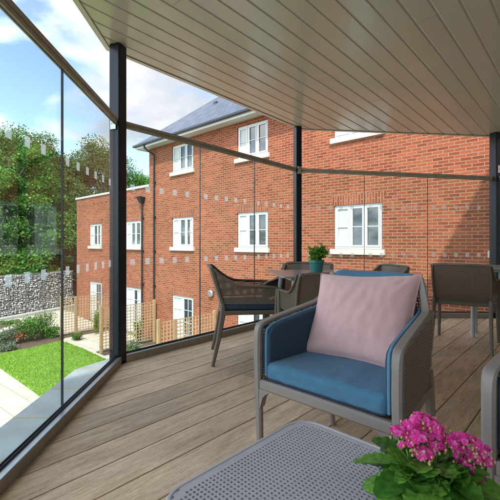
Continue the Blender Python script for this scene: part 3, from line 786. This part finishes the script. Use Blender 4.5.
for i,(q,s_,dn,r,h,m_,l) in enumerate(cl):
    p=W0-E_*s_-NI*dn; shrub('patio_plant',p.x,p.y,r,h,800,.07,M[m_],l,'plant','plants on the patios',seed=60+i,sticks=6)

def tree_mesh(seed,H,Rw,n,ls,trunk=True):
    rd=random.Random(seed); tr=MB(); cr=MB()
    tr.tube([(0,0,0),(rd.gauss(0,.1),rd.gauss(0,.1),H*.3),(rd.gauss(0,.3),rd.gauss(0,.3),H*.6),(0,0,H*.92)],[H*.028,H*.022,H*.013,H*.004],8)
    cl_=[]
    for i in range(46):
        a=rd.uniform(0,6.28); zz=rd.uniform(.16,.95); w=Rw*sqrt(max(.05,1-((zz-.45)/.58)**2))*rd.uniform(.35,.95)
        c=Vector((cos(a)*w,sin(a)*w,H*zz)); cl_.append((c,Rw*rd.uniform(.22,.42)))
        st=Vector((0,0,H*max(.12,zz-.22))); tr.tube([st,(st+c)/2+Vector((0,0,-.15)),c],[H*.009,H*.006,H*.002],5)
    pts=[]
    for i in range(n):
        c,r=rd.choice(cl_); d=Vector((rd.gauss(0,1),rd.gauss(0,1),rd.gauss(0,1))).normalized()*r*rd.uniform(.45,1.05)*(1+.25*noise.noise(c+Vector((i*.01,0,0))))
        p=c+Vector((d.x,d.y,d.z*.75)); pts.append(p)
    cr.leaves(pts,ls,rd,.65,.3)
    return tr,cr
def tree(x,y,H,Rw,m_,label,seed,n=34000,ls=.155):
    e=empty('tree',(x,y,GZ),label=label,cat='tree',group='trees beyond the garden'); tr,cr=tree_mesh(seed,H,Rw,n,ls)
    link('trunk',tr,M['bark'],e,smooth=True); link('crown',cr,M[m_],e)
def PX(px,Y): return (px-250)/F*Y
trees=[(PX(-40,26),26,12.5,4.5,'leafA','dense green tree at the far left edge'),
 (PX(8,24.5),24.5,10.5,3.4,'leafB','bright green tree draped in ivy behind the left glass'),
 (PX(38,30),30,13.0,4.2,'leafA','tall dark green tree with the highest crown behind the left glass'),
 (PX(30,25.5),25.5,8.5,2.6,'leafB','lighter green ivy clad tree low in front of the tall one'),
 (PX(62,31),31,12.0,3.3,'leafC','bronze tinted tree behind the glass joint'),
 (PX(86,33),33,13.0,3.8,'leafC','bronze green round topped tree left of the navy corner post'),
 (PX(108,37),37,13.4,3.6,'leafA','distant green tree partly hidden by the navy corner post'),
 (PX(128,40),40,11.5,3.2,'leafB','small green tree top above the flat roofed annex'),
 (PX(148,44),44,11.6,3.2,'leafA','low tree top right of the corner post beside the brick building'),
 (PX(-10,34),34,14,5,'leafC','tall reddish tree at the back left'),]
for i,t in enumerate(trees): tree(*t,seed=100+i)

# ------------------------------------------------------------------ dining chair
def dining_chair(label):
    e=empty('dining_chair',(0,0,0),label=label,cat='chair',group='dark brown resin dining chairs')
    m=M['choco']
    W=.268; WB=.236
    armz=lambda y: (.635+(y+.24)*.06) if y<.06 else (.653+ (min(y,.30)-.06)**1.6*1.55)
    yb=lambda z,x=0: .185+(z-.44)*.30+.028*(1-(x/W)**2)
    # seat
    mb=MB(); mb.perf(lambda u,v:(-.235+.47*u,-.235+.43*v,.442-.018*sin(pi*v)-.006*sin(pi*u)),36,33,hole=.55,border=2)
    link('seat',mb,m,e,solid=.006)
    mb=MB(); mb.ribbon(roundcorner([(-.25,.19,.43),(-.25,-.245,.43),(.25,-.245,.43),(.25,.19,.43)],.05),(0,0,1),.035,.03)
    mb.ribbon(smoothpath([(-.25,.19,.43),(0,.218,.43),(.25,.19,.43)],5),(0,0,1),.035,.026)
    link('seat_frame',mb,m,e,smooth=True)
    # back
    inb=lambda u,v: not (v>.86 and ((abs(u-.5)-.40)/.10 if abs(u-.5)>.40 else 0)**2+((v-.86)/.14)**2>1.0)
    mb=MB(); mb.perf(lambda u,v:((2*u-1)*WB*.98,yb(.445+.345*v,(2*u-1)*W),.445+.345*v),46,32,inside=inb,hole=.36,border=1)
    link('backrest',mb,m,e,solid=.006)
    mb=MB(); pth=[(-WB,yb(.45,W),.45),(-WB,yb(.76,W),.755),(-WB+.05,yb(.795,W-.05),.797),(0,yb(.797,0),.80),(WB-.05,yb(.795,W-.05),.797),(WB,yb(.76,W),.755),(WB,yb(.45,W),.45)]
    mb.ribbon(smoothpath(pth,6),(0,1,0),.026,.018)
    link('back_frame',mb,m,e,smooth=True)
    for s_ in (-1,1):
        x=s_*W
        ymax=lambda z: yb(z,W)-.002
        y0,y1=-.232,.285
        ins=lambda u,v: (.50+.30*v)<armz(y0+(y1-y0)*u)-.004 and (y0+(y1-y0)*u)<ymax(.50+.30*v)
        mb=MB(); xs=lambda y: s_*(W+(WB-W)*max(0,(y+.24)/.52)**1.3)
        mb.perf(lambda u,v:(xs(y0+(y1-y0)*u)*(1-.04*(1-v)),y0+(y1-y0)*u,.50+.30*v),46,28,inside=ins,hole=.48,border=1)
        link('side_panel',mb,m,e,solid=.006)
        mb=MB(); ys=[-.235,-.1,.0,.06,.10,.15,.2,.24,.278]
        mb.ribbon(smoothpath([(x,-.25,.615)]+[(xs(y),y,armz(y)) for y in ys],3),(1,0,0),.036,.014); link('arm_rail',mb,m,e,smooth=True)
        mb=MB(); mb.ribbon([(x,-.245,.63),(x,-.24,.45),(x*.99,-.245,.2),(x*1.01,-.262,0)],(1,0,0),[.03,.034,.032,.026],[.034,.044,.036,.026]); link('leg',mb,m,e,smooth=True)
        mb=MB(); mb.ribbon([(s_*WB,.20,.47),(s_*WB,.205,.40),(s_*(WB+.004),.24,.2),(s_*(WB+.012),.285,0)],(1,0,0),[.032,.034,.03,.026],[.04,.044,.036,.026]); link('leg',mb,m,e,smooth=True)
    return e
def cushion_pad(e):
    mb=MB(); mb.rbox(.238,.215,.022,.018,lambda v:(v.x,v.y-.02,v.z+.468+.006*cos(v.x*6)*cos(v.y*6))); link('seat_cushion',mb,M['navy'],e,smooth='all')
def place(o,x,y,deg): o.location=(x,y,0.001); o.rotation_euler=(0,0,radians(deg))
proto=dining_chair('brown resin dining chair in side view at the left end of the dining table')
CH=[(-.045,3.34,96,'brown resin dining chair with navy seat pad in side view left of the dining table',True),
    (.47,3.50,-22,'brown resin dining chair facing the camera behind the dining table',True),
    (.52,2.74,186,'brown resin dining chair on the near side of the dining table behind the blue armchair',False),
    (.98,3.30,-82,'dining chair whose back top shows just above the pink pillow right of the potted plant',False),
    (2.115,3.73,143.8,'brown resin dining chair seen from behind at the right, nearest the brick wall',False),
    (2.98,3.66,-110,'dining chair cut off by the right edge of the photo',False)]
prims=[]
for i,(x,y,d,l,pad) in enumerate(CH):
    o=proto if i==0 else copy_tree(proto); o['label']=l; place(o,x,y,d); prims.append((o,pad))
for o,pad in prims:
    if pad: cushion_pad(o)

# ------------------------------------------------------------------ dining tables
def dining_table(x,y,deg,label,w=.35,h=.75,ped=False):
    e=empty('dining_table',(x,y,0.001),radians(deg),label=label,cat='table',group='small square dining tables')
    mb=MB(); mb.prism([(p.x,p.y) for p in roundcorner([(-w+.05,-w,0),(w,-w,0),(w,w,0),(-w,w,0),(-w,-w,0),(-w+.05,-w,0)],.03)[:-1]],h-.012,h); link('table_top',mb,M['tabletop'],e,bevel=.003)
    mb=MB(); mb.box(-w+.08,w-.08,-w+.08,w-.08,h-.04,h-.0125); link('under_frame',mb,M['greyleg'],e,bevel=.004)
    if ped:
        for a,b in ((-1,-1),(1,-1),(1,1),(-1,1)):
            mb=MB(); mb.tube([(a*.12,b*.12,h-.04),(a*.13,b*.13,0)],.022,12); link('leg',mb,M['greyleg'],e,smooth=True)
    else:
        for a,b in ((-1,-1),(1,-1),(1,1),(-1,1)):
            mb=MB(); mb.tube([(a*(w-.12),b*(w-.12),h-.04),(a*(w-.05),b*(w-.05),0)],[.02,.014],12); link('leg',mb,M['greyleg'],e,smooth=True)
    return e
dining_table(.54,3.19,8,'small grey brown dining table carrying the green potted plant')
dining_table(2.55,4.05,-36,'small dining table behind the right dining chair near the right edge',ped=True)

# herb in green pot
e=empty('potted_plant',(.545,3.10,.752),label='bushy green plant in a small dark green pot on the dining table',cat='potted plant')
mb=MB(); mb.lathe([(.040,0),(.046,.004),(.058,.085),(.064,.088),(.064,.108),(.058,.109),(.055,.095)],28); link('pot',mb,M['pot_green'],e,smooth=True)
mb=MB(); mb.lathe([(.001,.095),(.056,.096),(.001,.097)],20); link('soil',mb,M['earth'],e)
rd=random.Random(5); mb=MB(); ms=MB(); tips=[]
for i in range(16):
    a=rd.uniform(0,6.28); r=rd.uniform(.01,.075); tp_=Vector((cos(a)*r,sin(a)*r,.1+rd.uniform(.06,.125))); tips.append(tp_)
    ms.tube([(cos(a)*.015,sin(a)*.015,.095),tp_*.6+Vector((0,0,.045)),tp_],[.003,.0025,.0015],5)
pts=[]
for i in range(900):
    t=rd.choice(tips); k=rd.uniform(.3,1.05); pts.append(Vector((t.x*k,t.y*k,.095+(t.z-.095)*k))+Vector((rd.gauss(0,.02),rd.gauss(0,.02),rd.gauss(0,.01))))
mb.leaves(pts,.027,rd,.6,.4); link('stem',ms,M['stem'],e); link('foliage',mb,M['leafP'],e)

# ------------------------------------------------------------------ lounge armchair
def prof_arm(y):   # top of the arm: y backwards from the front
    t=(y+.28)/.50
    return .630+.078*max(0,t) if t<1 else .708
def lounge(label):
    e=empty('lounge_armchair',(0,0,0),label=label,cat='armchair',group='lounge armchairs with blue cushions')
    m=M['taup']
    wf,wb=.318,.258
    xw=lambda y: wf+(.264-wf)*max(0,min(1,(y+.28)/.48))
    for s_ in (-1,1):
        # leg > corner > arm > back top, one continuous band split into leg and arm
        mb=MB(); X=lambda y:s_*xw(y)
        mb.ribbon([(X(-.28),-.262,.005),(X(-.28),-.272,.30),(X(-.28),-.278,.48),(X(-.28),-.276,.575)],(1,0,0),[.028,.035,.037,.037],[.026,.030,.033,.034]); link('leg',mb,m,e,smooth=True)
        arm=roundcorner([(X(-.28),-.276,.57),(X(-.28),-.276,.628),(X(-.2),-.20,.645),(X(-.05),-.05,.668),(X(.08),.08,.688),(X(.15),.150,.700),(s_*.246,.188,.765),(s_*.222,.208,.840)],.035,4)
        n=len(arm); mb=MB(); mb.ribbon(arm,(1,0,0),[.038-.007*i/n for i in range(n)],[.036-.020*min(1,i/5) for i in range(n)]); link('arm_rail',mb,m,e,smooth=True)
        mb=MB(); mb.ribbon([(X(.2),.19,.44),(X(.2),.2,.36),(X(.2),.235,.18),(X(.22),.275,.005)],(1,0,0),[.03,.036,.032,.028],[.05,.05,.04,.028]); link('leg',mb,m,e,smooth=True)
        # perforated side
        y0,y1=-.262,.27
        top=lambda y: prof_arm(y)-.006
        ins=lambda u,v: (.345+.47*v)<top(y0+(y1-y0)*u)-.012 and (y0+(y1-y0)*u)<.195+((.345+.47*v)-.4)*.20
        mb=MB(); mb.perf(lambda u,v:(s_*(xw(y0+(y1-y0)*u)+.004),y0+(y1-y0)*u,.345+.47*v),38,34,inside=ins,hole=.58,border=1); link('side_panel',mb,m,e,solid=.006)
        mb=MB(); mb.ribbon([(X(-.26),-.26,.35),(X(-.1),-.1,.352),(X(.2),.2,.36)],(1,0,0),.03,.03); link('side_rail',mb,m,e,smooth=True)
        # padded lining
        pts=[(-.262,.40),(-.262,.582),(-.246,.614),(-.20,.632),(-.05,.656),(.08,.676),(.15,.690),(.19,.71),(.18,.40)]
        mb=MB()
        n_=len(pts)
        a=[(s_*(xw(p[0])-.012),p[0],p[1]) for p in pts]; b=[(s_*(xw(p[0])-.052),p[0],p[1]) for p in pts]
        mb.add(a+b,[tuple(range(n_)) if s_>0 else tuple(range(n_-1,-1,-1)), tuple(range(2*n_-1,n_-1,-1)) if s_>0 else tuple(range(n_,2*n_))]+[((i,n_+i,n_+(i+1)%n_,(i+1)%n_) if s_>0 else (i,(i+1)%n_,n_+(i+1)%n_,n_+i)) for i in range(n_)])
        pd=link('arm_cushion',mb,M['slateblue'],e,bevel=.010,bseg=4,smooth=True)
        mb=MB(); mb.tube(smoothpath([(s_*(xw(p[0])-.034),p[0],p[1]+.002) for p in pts[:8]],4),.0065,8); link('piping',mb,M['piping'],pd,smooth=True)
    # apron
    mb=MB(); ap=[(-wf+.02,-.272,.362),(-.15,-.273,.364),(0,-.274,.365),(.15,-.273,.364),(wf-.02,-.272,.362)]
    mb.ribbon(smoothpath(ap,5),(0,1,0),.034,.045); 
    for s_ in (-1,1):   # curved brackets into the legs
        o_=len(mb.v); q=[(s_*(wf-.015),.345),(s_*(wf-.105),.345)]+[(s_*(wf-.105+.085*(k/6)),.345-.085*(1-sqrt(1-(k/6)**2))) for k in range(1,7)]+[(s_*(wf-.015),.26)]
        if s_>0: q=q[::-1]
        n_=len(q); mb.add([(x,-.288,z) for x,z in q]+[(x,-.256,z) for x,z in q],[tuple(range(n_)),tuple(range(2*n_-1,n_-1,-1))]+[(i,n_+i,n_+(i+1)%n_,(i+1)%n_) for i in range(n_)])
    link('apron',mb,m,e,smooth=True)
    mb=MB(); mb.ribbon([(-wb,.2,.36),(wb,.2,.36)],(0,1,0),.03,.04); link('rear_rail',mb,m,e,smooth=True)
    mb=MB(); mb.perf(lambda u,v:((-1+2*u)*.285,-.26+.46*v,.375),36,30,hole=.55,border=1); link('seat',mb,m,e,solid=.006)
    # back
    yb=lambda z,x: .175+(z-.4)*.15+.030*(1-(x/.27)**2)
    mb=MB(); inb=lambda u,v: not (v>.85 and ((abs(u-.5)-.38)/.12 if abs(u-.5)>.38 else 0)**2+((v-.85)/.15)**2>1.0)
    bw=lambda z: .256 if z<.69 else .256-.045*((z-.69)/.155)
    mb.perf(lambda u,v:((2*u-1)*bw(.37+.475*v),yb(.37+.475*v,(2*u-1)*.262),.37+.475*v),38,34,inside=inb,hole=.58,border=1); link('backrest',mb,m,e,solid=.006)
    mb=MB(); w=.220
    pth=[(-w-.012,yb(.77,w),.78),(-w,yb(.81,w),.815),(-w+.04,yb(.845,w),.845),(0,yb(.85,0),.85),(w-.04,yb(.845,w),.845),(w,yb(.81,w),.815),(w+.012,yb(.77,w),.78)]
    mb.ribbon(smoothpath(pth,6),(0,1,0),.024,.014); link('back_frame',mb,m,e,smooth=True)
    # cushions
    def f1(v):
        c=.010*(1-(v.x/.27)**2)*(1-(v.y/.26)**2) if v.z>0 else 0
        wr=.004*noise.noise(Vector((v.x*9,v.y*5,0)))+.0025*noise.noise(Vector((v.x*34,v.y*9,3)))
        sx=1-.13*max(0,(v.y)/.24)
        fr=.0035*noise.noise(Vector((v.x*22,v.z*30,5))) if v.y<-.2 else 0
        return (v.x*sx,v.y-.045+fr,v.z+.425+c+(wr if v.z>0 else 0))
    mb=MB(); mb.rbox(.278,.232,.040,.026,f1,n=40,k=5); sc=link('seat_cushion',mb,M['blue'],e,smooth='all')
    for zz,ex in ((.397,.0),(.455,.0)):
        mb=MB(); y0=-.045-.228; mb.tube(roundcorner([(-.272,.12,zz),(-.274,y0+.0,zz),(.274,y0+.0,zz),(.272,.12,zz)],.03,5),.0045,6)
        if zz<.4: link('piping',mb,M['navy'],sc,smooth=True)
    def f2(v):
        z=.64+v.z; x=v.x
        return (x,yb(z,x)-.040+v.y*(1+.0)+(-.012*(1-(v.x/.214)**2)*(1-(v.z/.2)**2) if v.y<0 else 0),z)
    mb=MB(); mb.rbox(.206,.030,.218,.024,f2,n=12,k=4); link('back_cushion',mb,M['blue'],e,smooth='all')
    return e
A0=lounge('blue cushioned taupe armchair holding the pink pillow in the centre')
A0.location=(.459,1.70,.001); A0.rotation_euler=(0,0,radians(-43.3))
A1=copy_tree(A0); A1['label']='blue cushioned taupe armchair cut off by the right edge beside the pink flowers'
A1.rotation_euler=(0,0,radians(-45.0))
c_,s_=cos(radians(-45)),sin(radians(-45)); fx,fy=.695,1.085
A1.location=(fx+.312*c_-.27*s_, fy+.312*s_+.27*c_, .001)

# pillow
def pillow():
    TL,TR,BR,BL=Vector((.385,2.01,.83)),Vector((.765,1.70,.852)),Vector((.648,1.535,.470)),Vector((.275,1.865,.470))
    n=44; mb=MB(); rows=[]
    nrm=(TR-TL).cross(BL-TL).normalized()
    if nrm.y>0: nrm=-nrm
    def pt(u,v,sd):
        e=.985-.035*(4*u*(1-u))*(abs(2*v-1)**4)  # edges pull in between the corners
        a,b=u,v
        iu=.5+(u-.5)*(1.03-.085*(1-abs(2*v-1)**1.8)); iv=.5+(v-.5)*(1.03-.085*(1-abs(2*u-1)**1.8))
        p=(TL*(1-iu)+TR*iu)*(1-iv)+(BL*(1-iu)+BR*iu)*iv
        q=max(0,(1-abs(2*u-1)**2.6))*max(0,(1-abs(2*v-1)**2.6))
        th=.092*q**.52
        w=.0045*noise.noise(Vector((u*4,v*4,sd*3)))*q**.4+.005*noise.noise(Vector((u*13+v*5,v*4-u*9,sd)))*q**.3
        # creases running in from the corners
        for cu,cv in ((0,0),(1,0),(1,1),(0,1)):
            d=sqrt((u-cu)**2+(v-cv)**2); an=atan2(v-cv,u-cu)
            w+=.0035*sin(an*14+cu*3)*math.exp(-((d-.16)/.11)**2)*min(1,q*3)
        return p+nrm*sd*(th+w)
    for sd in (1,-1):
        o=len(mb.v)
        for j in range(n+1):
            for i in range(n+1): mb.v.append(pt(i/n,j/n,sd))
        for j in range(n):
            for i in range(n):
                q=(o+j*(n+1)+i,o+j*(n+1)+i+1,o+(j+1)*(n+1)+i+1,o+(j+1)*(n+1)+i)
                mb.f.append(q[::-1] if sd>0 else q)
    e=empty('throw_pillow',(.5,1.75,.47),label='square dusty pink velvet pillow leaning in the blue armchair',cat='pillow')
    mb.v=[v-Vector((.5,1.75,.47)) for v in mb.v]
    link('cover',mb,M['pink'],e,smooth='all')
    ed=[pt(i/n,0,0) for i in range(n+1)]+[pt(1,j/n,0) for j in range(1,n+1)]+[pt(1-i/n,1,0) for i in range(1,n+1)]+[pt(0,1-j/n,0) for j in range(1,n+1)]
    mb=MB(); mb.tube([p-Vector((.5,1.75,.47)) for p in ed],.0045,6); link('seam',mb,M['pinkpipe'],e,smooth='all')
pillow()

# ------------------------------------------------------------------ perforated coffee table
TC=Vector((.186,.890)); TH=math.atan2(.69,-.725)
d1=Vector((.725,-.69)).normalized()
e=empty('coffee_table',(TC.x,TC.y,.001),atan2(d1.y,d1.x),label='pale lilac grey perforated square low table in the foreground',cat='table')
hw=.288; rc=.075
def inr(u,v):
    x=abs(2*u-1)*hw; y=abs(2*v-1)*hw; a=x-(hw-rc); b=y-(hw-rc)
    return not (a>0 and b>0 and a*a+b*b>(rc-.004)**2)
mb=MB(); mb.perf(lambda u,v:((2*u-1)*hw,(2*v-1)*hw,.397),46,46,inside=inr,hole=.61,border=2,hole_ok=None)
link('table_top',mb,M['lav'],e,solid=.007)
rp=[]
for cx,cy,a0 in ((1,1,0),(-1,1,90),(-1,-1,180),(1,-1,270)):
    for k in range(8): a=radians(a0+k*90/7); rp.append((cx*(hw-rc)+cos(a)*rc,cy*(hw-rc)+sin(a)*rc,.389))
mb=MB(); mb.ribbon(rp+[rp[0],rp[1]],(0,0,1),.027,.013); link('rim',mb,M['lav'],e,smooth=True)
for a,b in ((-1,-1),(1,-1),(1,1),(-1,1)):
    mb=MB(); mb.tube([(a*(hw-.04),b*(hw-.04),.38),(a*(hw-.025),b*(hw-.025),0)],[.022,.016],12); link('leg',mb,M['lav'],e,smooth=True)

# ------------------------------------------------------------------ kalanchoe
K=Vector((.402,.85,.402))
e=empty('flowering_plant',K,label='bright pink flowering kalanchoe with glossy scalloped leaves on the low table',cat='potted plant')
mb=MB(); mb.lathe([(.038,0),(.043,.003),(.053,.072),(.058,.075),(.058,.088),(.053,.089),(.050,.078)],32); link('pot',mb,M['pot_red'],e,smooth=True)
mb=MB(); mb.lathe([(.001,.078),(.052,.079),(.001,.080)],20); link('soil',mb,M['earth'],e)
def kleaf(mb,base,dirv,L0,W0_,droop,cup,rd):
    d=Vector((dirv.x,dirv.y,0)).normalized(); el=dirv.z; side=Vector((-d.y,d.x,0)); n=16; m=8; rows=[]
    tw=rd.uniform(-.25,.25)
    for i in range(n+1):
        t=i/n; r=L0*t; ang=el-droop*t
        c=base+d*(L0*(sin(el)-sin(el-droop*t))/droop*1.0 if abs(droop)<-1 else L0*t*cos(el-droop*t*.5))+Vector((0,0,L0*t*sin(el-droop*t*.5)))
        w=W0_*max(.10,(sin(pi*min(1,t**1.35*.985)))**.60) if t<.97 else W0_*.18
        w*=1+.07*sin(t*34)*(t>.25)
        up=(Vector((0,0,1))*cos(ang)-d*sin(ang))
        for j in range(m+1):
            q=-1+2*j/m; sc=1
            rows.append(c+(side*cos(tw)+up*sin(tw))*w*q*.5+up*(cup*w*abs(q)**1.6*.5+.0012*sin(t*30+q*3)))
    o=len(mb.v); mb.v+=rows
    for i in range(n):
        for j in range(m): mb.f.append((o+i*(m+1)+j,o+i*(m+1)+j+1,o+(i+1)*(m+1)+j+1,o+(i+1)*(m+1)+j))
rd=random.Random(11); mb=MB(); ps=MB()
for i in range(92):
    a=i*2.39996+rd.uniform(-.3,.3); q=rd.random()**.7; rr=.012+.078*q
    base=Vector((cos(a)*rr*.85,sin(a)*rr*.85,.070+.034*(1-q)+rd.uniform(-.012,.014)))
    el=(.40-.65*q)+rd.uniform(-.30,.35); a2=a+rd.uniform(-.7,.7)
    Lf=rd.uniform(.048,.080)
    kleaf(mb,base,Vector((cos(a2),sin(a2),el)),Lf,Lf*rd.uniform(.58,.74),rd.uniform(.1,.8),rd.uniform(.0,.35),rd)
    ps.tube([Vector((cos(a)*.01,sin(a)*.01,.08)),base*.6+Vector((0,0,.045)),base],[.0032,.0028,.002],6)
for i in range(34):
    a=rd.uniform(0,6.28); rr=rd.uniform(.015,.075); base=Vector((cos(a)*rr,sin(a)*rr-.01,rd.uniform(.082,.100)))
    Lf=rd.uniform(.034,.050); a2=a+rd.uniform(-.9,.9)
    kleaf(mb,base,Vector((cos(a2),sin(a2),rd.uniform(.35,1.25))),Lf,Lf*rd.uniform(.6,.8),rd.uniform(-.3,.7),rd.uniform(-.2,.4),rd)
    ps.tube([Vector((cos(a)*.01,sin(a)*.01,.08)),base],[.003,.002],6)
for a,el,Lf,q in ((2.85,.05,.135,.03),(3.5,-.1,.12,.03),(2.3,.25,.11,.03),(4.4,-.15,.12,.03),(-.6,-.05,.13,.04),(.2,.1,.12,.04),(5.1,-.2,.125,.04)):
    kleaf(mb,Vector((cos(a)*q,sin(a)*q,.095)),Vector((cos(a),sin(a),el)),Lf,Lf*.5,.35,.15,rd)
link('leaf_stalk',ps,M['stem'],e,smooth='all')
link('foliage',mb,M['leafK'],e,smooth='all')
# flower heads: (px,py,depth,radius in px)
heads=[(423,418,.875,12,0),(411,423,.87,9,0),(434,423,.87,9,0),(399,430,.86,10,0),(419,435,.845,12,0),(436,433,.86,11,0),(409,443,.84,8,0),(424,450,.83,9,0),(436,445,.84,8,0),(449,438,.86,8,0),
       (461,436,.865,10,0),(472,440,.865,9,0),(482,447,.86,8,0),(463,450,.85,9,0),(474,455,.845,8,0),(486,458,.85,6,0),(466,463,.83,9,0),(461,474,.81,9,0),(475,471,.825,8,0),(470,482,.80,7,0)]
def floret(mb,c,nrm,r,rd):
    nrm=nrm.normalized(); a=nrm.orthogonal().normalized(); b=nrm.cross(a)
    for layer,(cnt,rr,lift) in enumerate(((8,r,.12),(7,r*.72,.45),(5,r*.42,.75))):
        for k in range(cnt):
            th=2*pi*k/cnt+layer*.4+rd.uniform(-.15,.15); d=a*cos(th)+b*sin(th); s_=nrm.cross(d); L0=rr*rd.uniform(.85,1.1); w=L0*.38
            tip=c+d*L0+nrm*L0*lift*rd.uniform(.8,1.2); mid=c+d*L0*.6+nrm*L0*lift*.5
            mb.add([c,mid+s_*w,tip+s_*w*.35,tip-s_*w*.35,mid-s_*w],[(0,1,2,3,4)])
sphv=icv; sphf=icf
for px,py,Yd,rad,dz in heads:
    c=P(px,py+4,Yd)-K; r3=rad/F*Yd
    fm=MB(); bm_=MB(); nf=int(4+rad*.9)
    for k in range(nf):
        d=Vector((rd.gauss(0,1),rd.gauss(0,1),abs(rd.gauss(0,.8))+.1)); d.normalize(); q=c+Vector((d.x*r3*rd.uniform(.3,1),d.y*r3*rd.uniform(.3,1),d.z*r3*.55))
        floret(fm,q,d*.6+Vector((-.1,-.35,.7)),rd.uniform(.0085,.0125),rd)
    h=link('flower_head',fm,M['petal'],e)
    for k in range(16):
        a=rd.uniform(0,6.28); q=c+Vector((cos(a)*r3*rd.uniform(.6,1.35),sin(a)*r3*rd.uniform(.6,1.35),-r3*rd.uniform(-.35,.5))); s_=rd.uniform(.0022,.0036)
        bm_.add([q+Vector((v.x*s_,v.y*s_,v.z*s_*1.5)) for v in sphv],sphf)
    link('bud',bm_,M['bud'],h,smooth='all')
    sm=MB(); o=c+Vector((0,0,-r3*.3)); root=Vector((c.x*.2,c.y*.2,.10))
    for k in range(4): sm.tube([o+Vector((rd.uniform(-r3,r3)*.7,rd.uniform(-r3,r3)*.7,.004)),o+Vector((0,0,-.025))],.0013,5)
    sm.tube(smoothpath([root,root*.4+(o+Vector((0,0,-.025)))*.6+Vector((0,0,-.01)),o+Vector((0,0,-.022))],4),.0024,6)
    link('stem',sm,M['stem'],h,smooth='all')

# ------------------------------------------------------------------ sky, sun, camera
SUN_EL=51; sd=Vector((-.069,-.998))      # towards the sun, horizontally
w=bpy.data.worlds.new('World'); S.world=w; w.use_nodes=True; N=w.node_tree.nodes; L=w.node_tree.links
bg=N['Background']; sky=N.new('ShaderNodeTexSky'); sky.sky_type='NISHITA'; sky.sun_disc=False; sky.sun_elevation=radians(SUN_EL)
sky.sun_rotation=math.atan2(sd.x,sd.y); sky.air_density=1.0; sky.dust_density=.6; sky.ozone_density=1.2
tc=N.new('ShaderNodeTexCoord'); sp=N.new('ShaderNodeSeparateXYZ'); L.new(tc.outputs['Generated'],sp.inputs[0])
mz=N.new('ShaderNodeMath'); mz.operation='MAXIMUM'; L.new(sp.outputs[2],mz.inputs[0]); mz.inputs[1].default_value=0; 
az=N.new('ShaderNodeMath'); az.operation='ADD'; L.new(mz.outputs[0],az.inputs[0]); az.inputs[1].default_value=.22
dv=N.new('ShaderNodeVectorMath'); dv.operation='DIVIDE'; L.new(tc.outputs['Generated'],dv.inputs[0])
cb=N.new('ShaderNodeCombineXYZ'); 
for i in range(3): L.new(az.outputs[0],cb.inputs[i])
L.new(cb.outputs[0],dv.inputs[1])
mp=N.new('ShaderNodeMapping'); mp.inputs['Location'].default_value=(3.1,1.7,0); mp.inputs['Scale'].default_value=(1,1,.4); L.new(dv.outputs[0],mp.inputs['Vector'])
nz=N.new('ShaderNodeTexNoise'); nz.inputs['Scale'].default_value=2.1; nz.inputs['Detail'].default_value=8; nz.inputs['Roughness'].default_value=.52; nz.inputs['Distortion'].default_value=.3; L.new(mp.outputs[0],nz.inputs['Vector'])
mr=N.new('ShaderNodeMapRange'); mr.interpolation_type='SMOOTHSTEP'; mr.inputs[1].default_value=.44; mr.inputs[2].default_value=.60; mr.inputs[3].default_value=.03; mr.inputs[4].default_value=.96; L.new(nz.outputs['Fac'],mr.inputs[0])
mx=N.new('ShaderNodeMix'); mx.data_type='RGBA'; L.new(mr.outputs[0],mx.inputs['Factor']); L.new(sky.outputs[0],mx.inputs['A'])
nz2=N.new('ShaderNodeTexNoise'); nz2.inputs['Scale'].default_value=3.2; nz2.inputs['Detail'].default_value=6; L.new(mp.outputs[0],nz2.inputs['Vector'])
cr=ramp(N,[(.35,(.62,.68,.80)),(.65,(1,1,1))]); L.new(nz2.outputs['Fac'],cr.inputs[0])
# cloud behind and left of the camera brightened, added fill for the deck
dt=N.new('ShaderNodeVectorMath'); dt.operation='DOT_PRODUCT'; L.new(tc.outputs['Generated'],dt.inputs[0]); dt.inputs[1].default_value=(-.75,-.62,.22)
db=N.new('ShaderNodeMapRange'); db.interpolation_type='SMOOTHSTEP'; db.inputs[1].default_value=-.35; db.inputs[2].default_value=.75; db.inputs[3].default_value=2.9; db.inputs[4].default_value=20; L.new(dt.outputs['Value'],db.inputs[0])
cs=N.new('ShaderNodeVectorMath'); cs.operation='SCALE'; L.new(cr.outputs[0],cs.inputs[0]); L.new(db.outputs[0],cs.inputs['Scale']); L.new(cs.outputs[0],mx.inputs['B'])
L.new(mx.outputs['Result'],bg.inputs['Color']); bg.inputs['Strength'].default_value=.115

sl=bpy.data.lights.new('sun','SUN'); sl.energy=2.0; sl.angle=radians(.53); sl.color=(1,.95,.87)
so=bpy.data.objects.new('sun',sl); COL.objects.link(so)
dirv=Vector((sd.x*cos(radians(SUN_EL)),sd.y*cos(radians(SUN_EL)),sin(radians(SUN_EL))))
so.rotation_euler=dirv.to_track_quat('Z','Y').to_euler(); so.location=(0,-10,20)

cam=bpy.data.cameras.new('camera'); co=bpy.data.objects.new('camera',cam); COL.objects.link(co); S.camera=co
co.location=(0,0,1); co.rotation_euler=(pi/2,0,0); cam.sensor_width=36; cam.lens=36*F/500; cam.shift_y=-(250-HY)/500; cam.clip_start=.05; cam.clip_end=2000
v=S.view_settings; v.view_transform='Standard'; v.look='None'; v.gamma=1; v.use_curve_mapping=False; v.exposure=1.6
S.cycles.max_bounces=10; S.cycles.transparent_max_bounces=24; S.cycles.diffuse_bounces=5; S.cycles.use_denoising=True
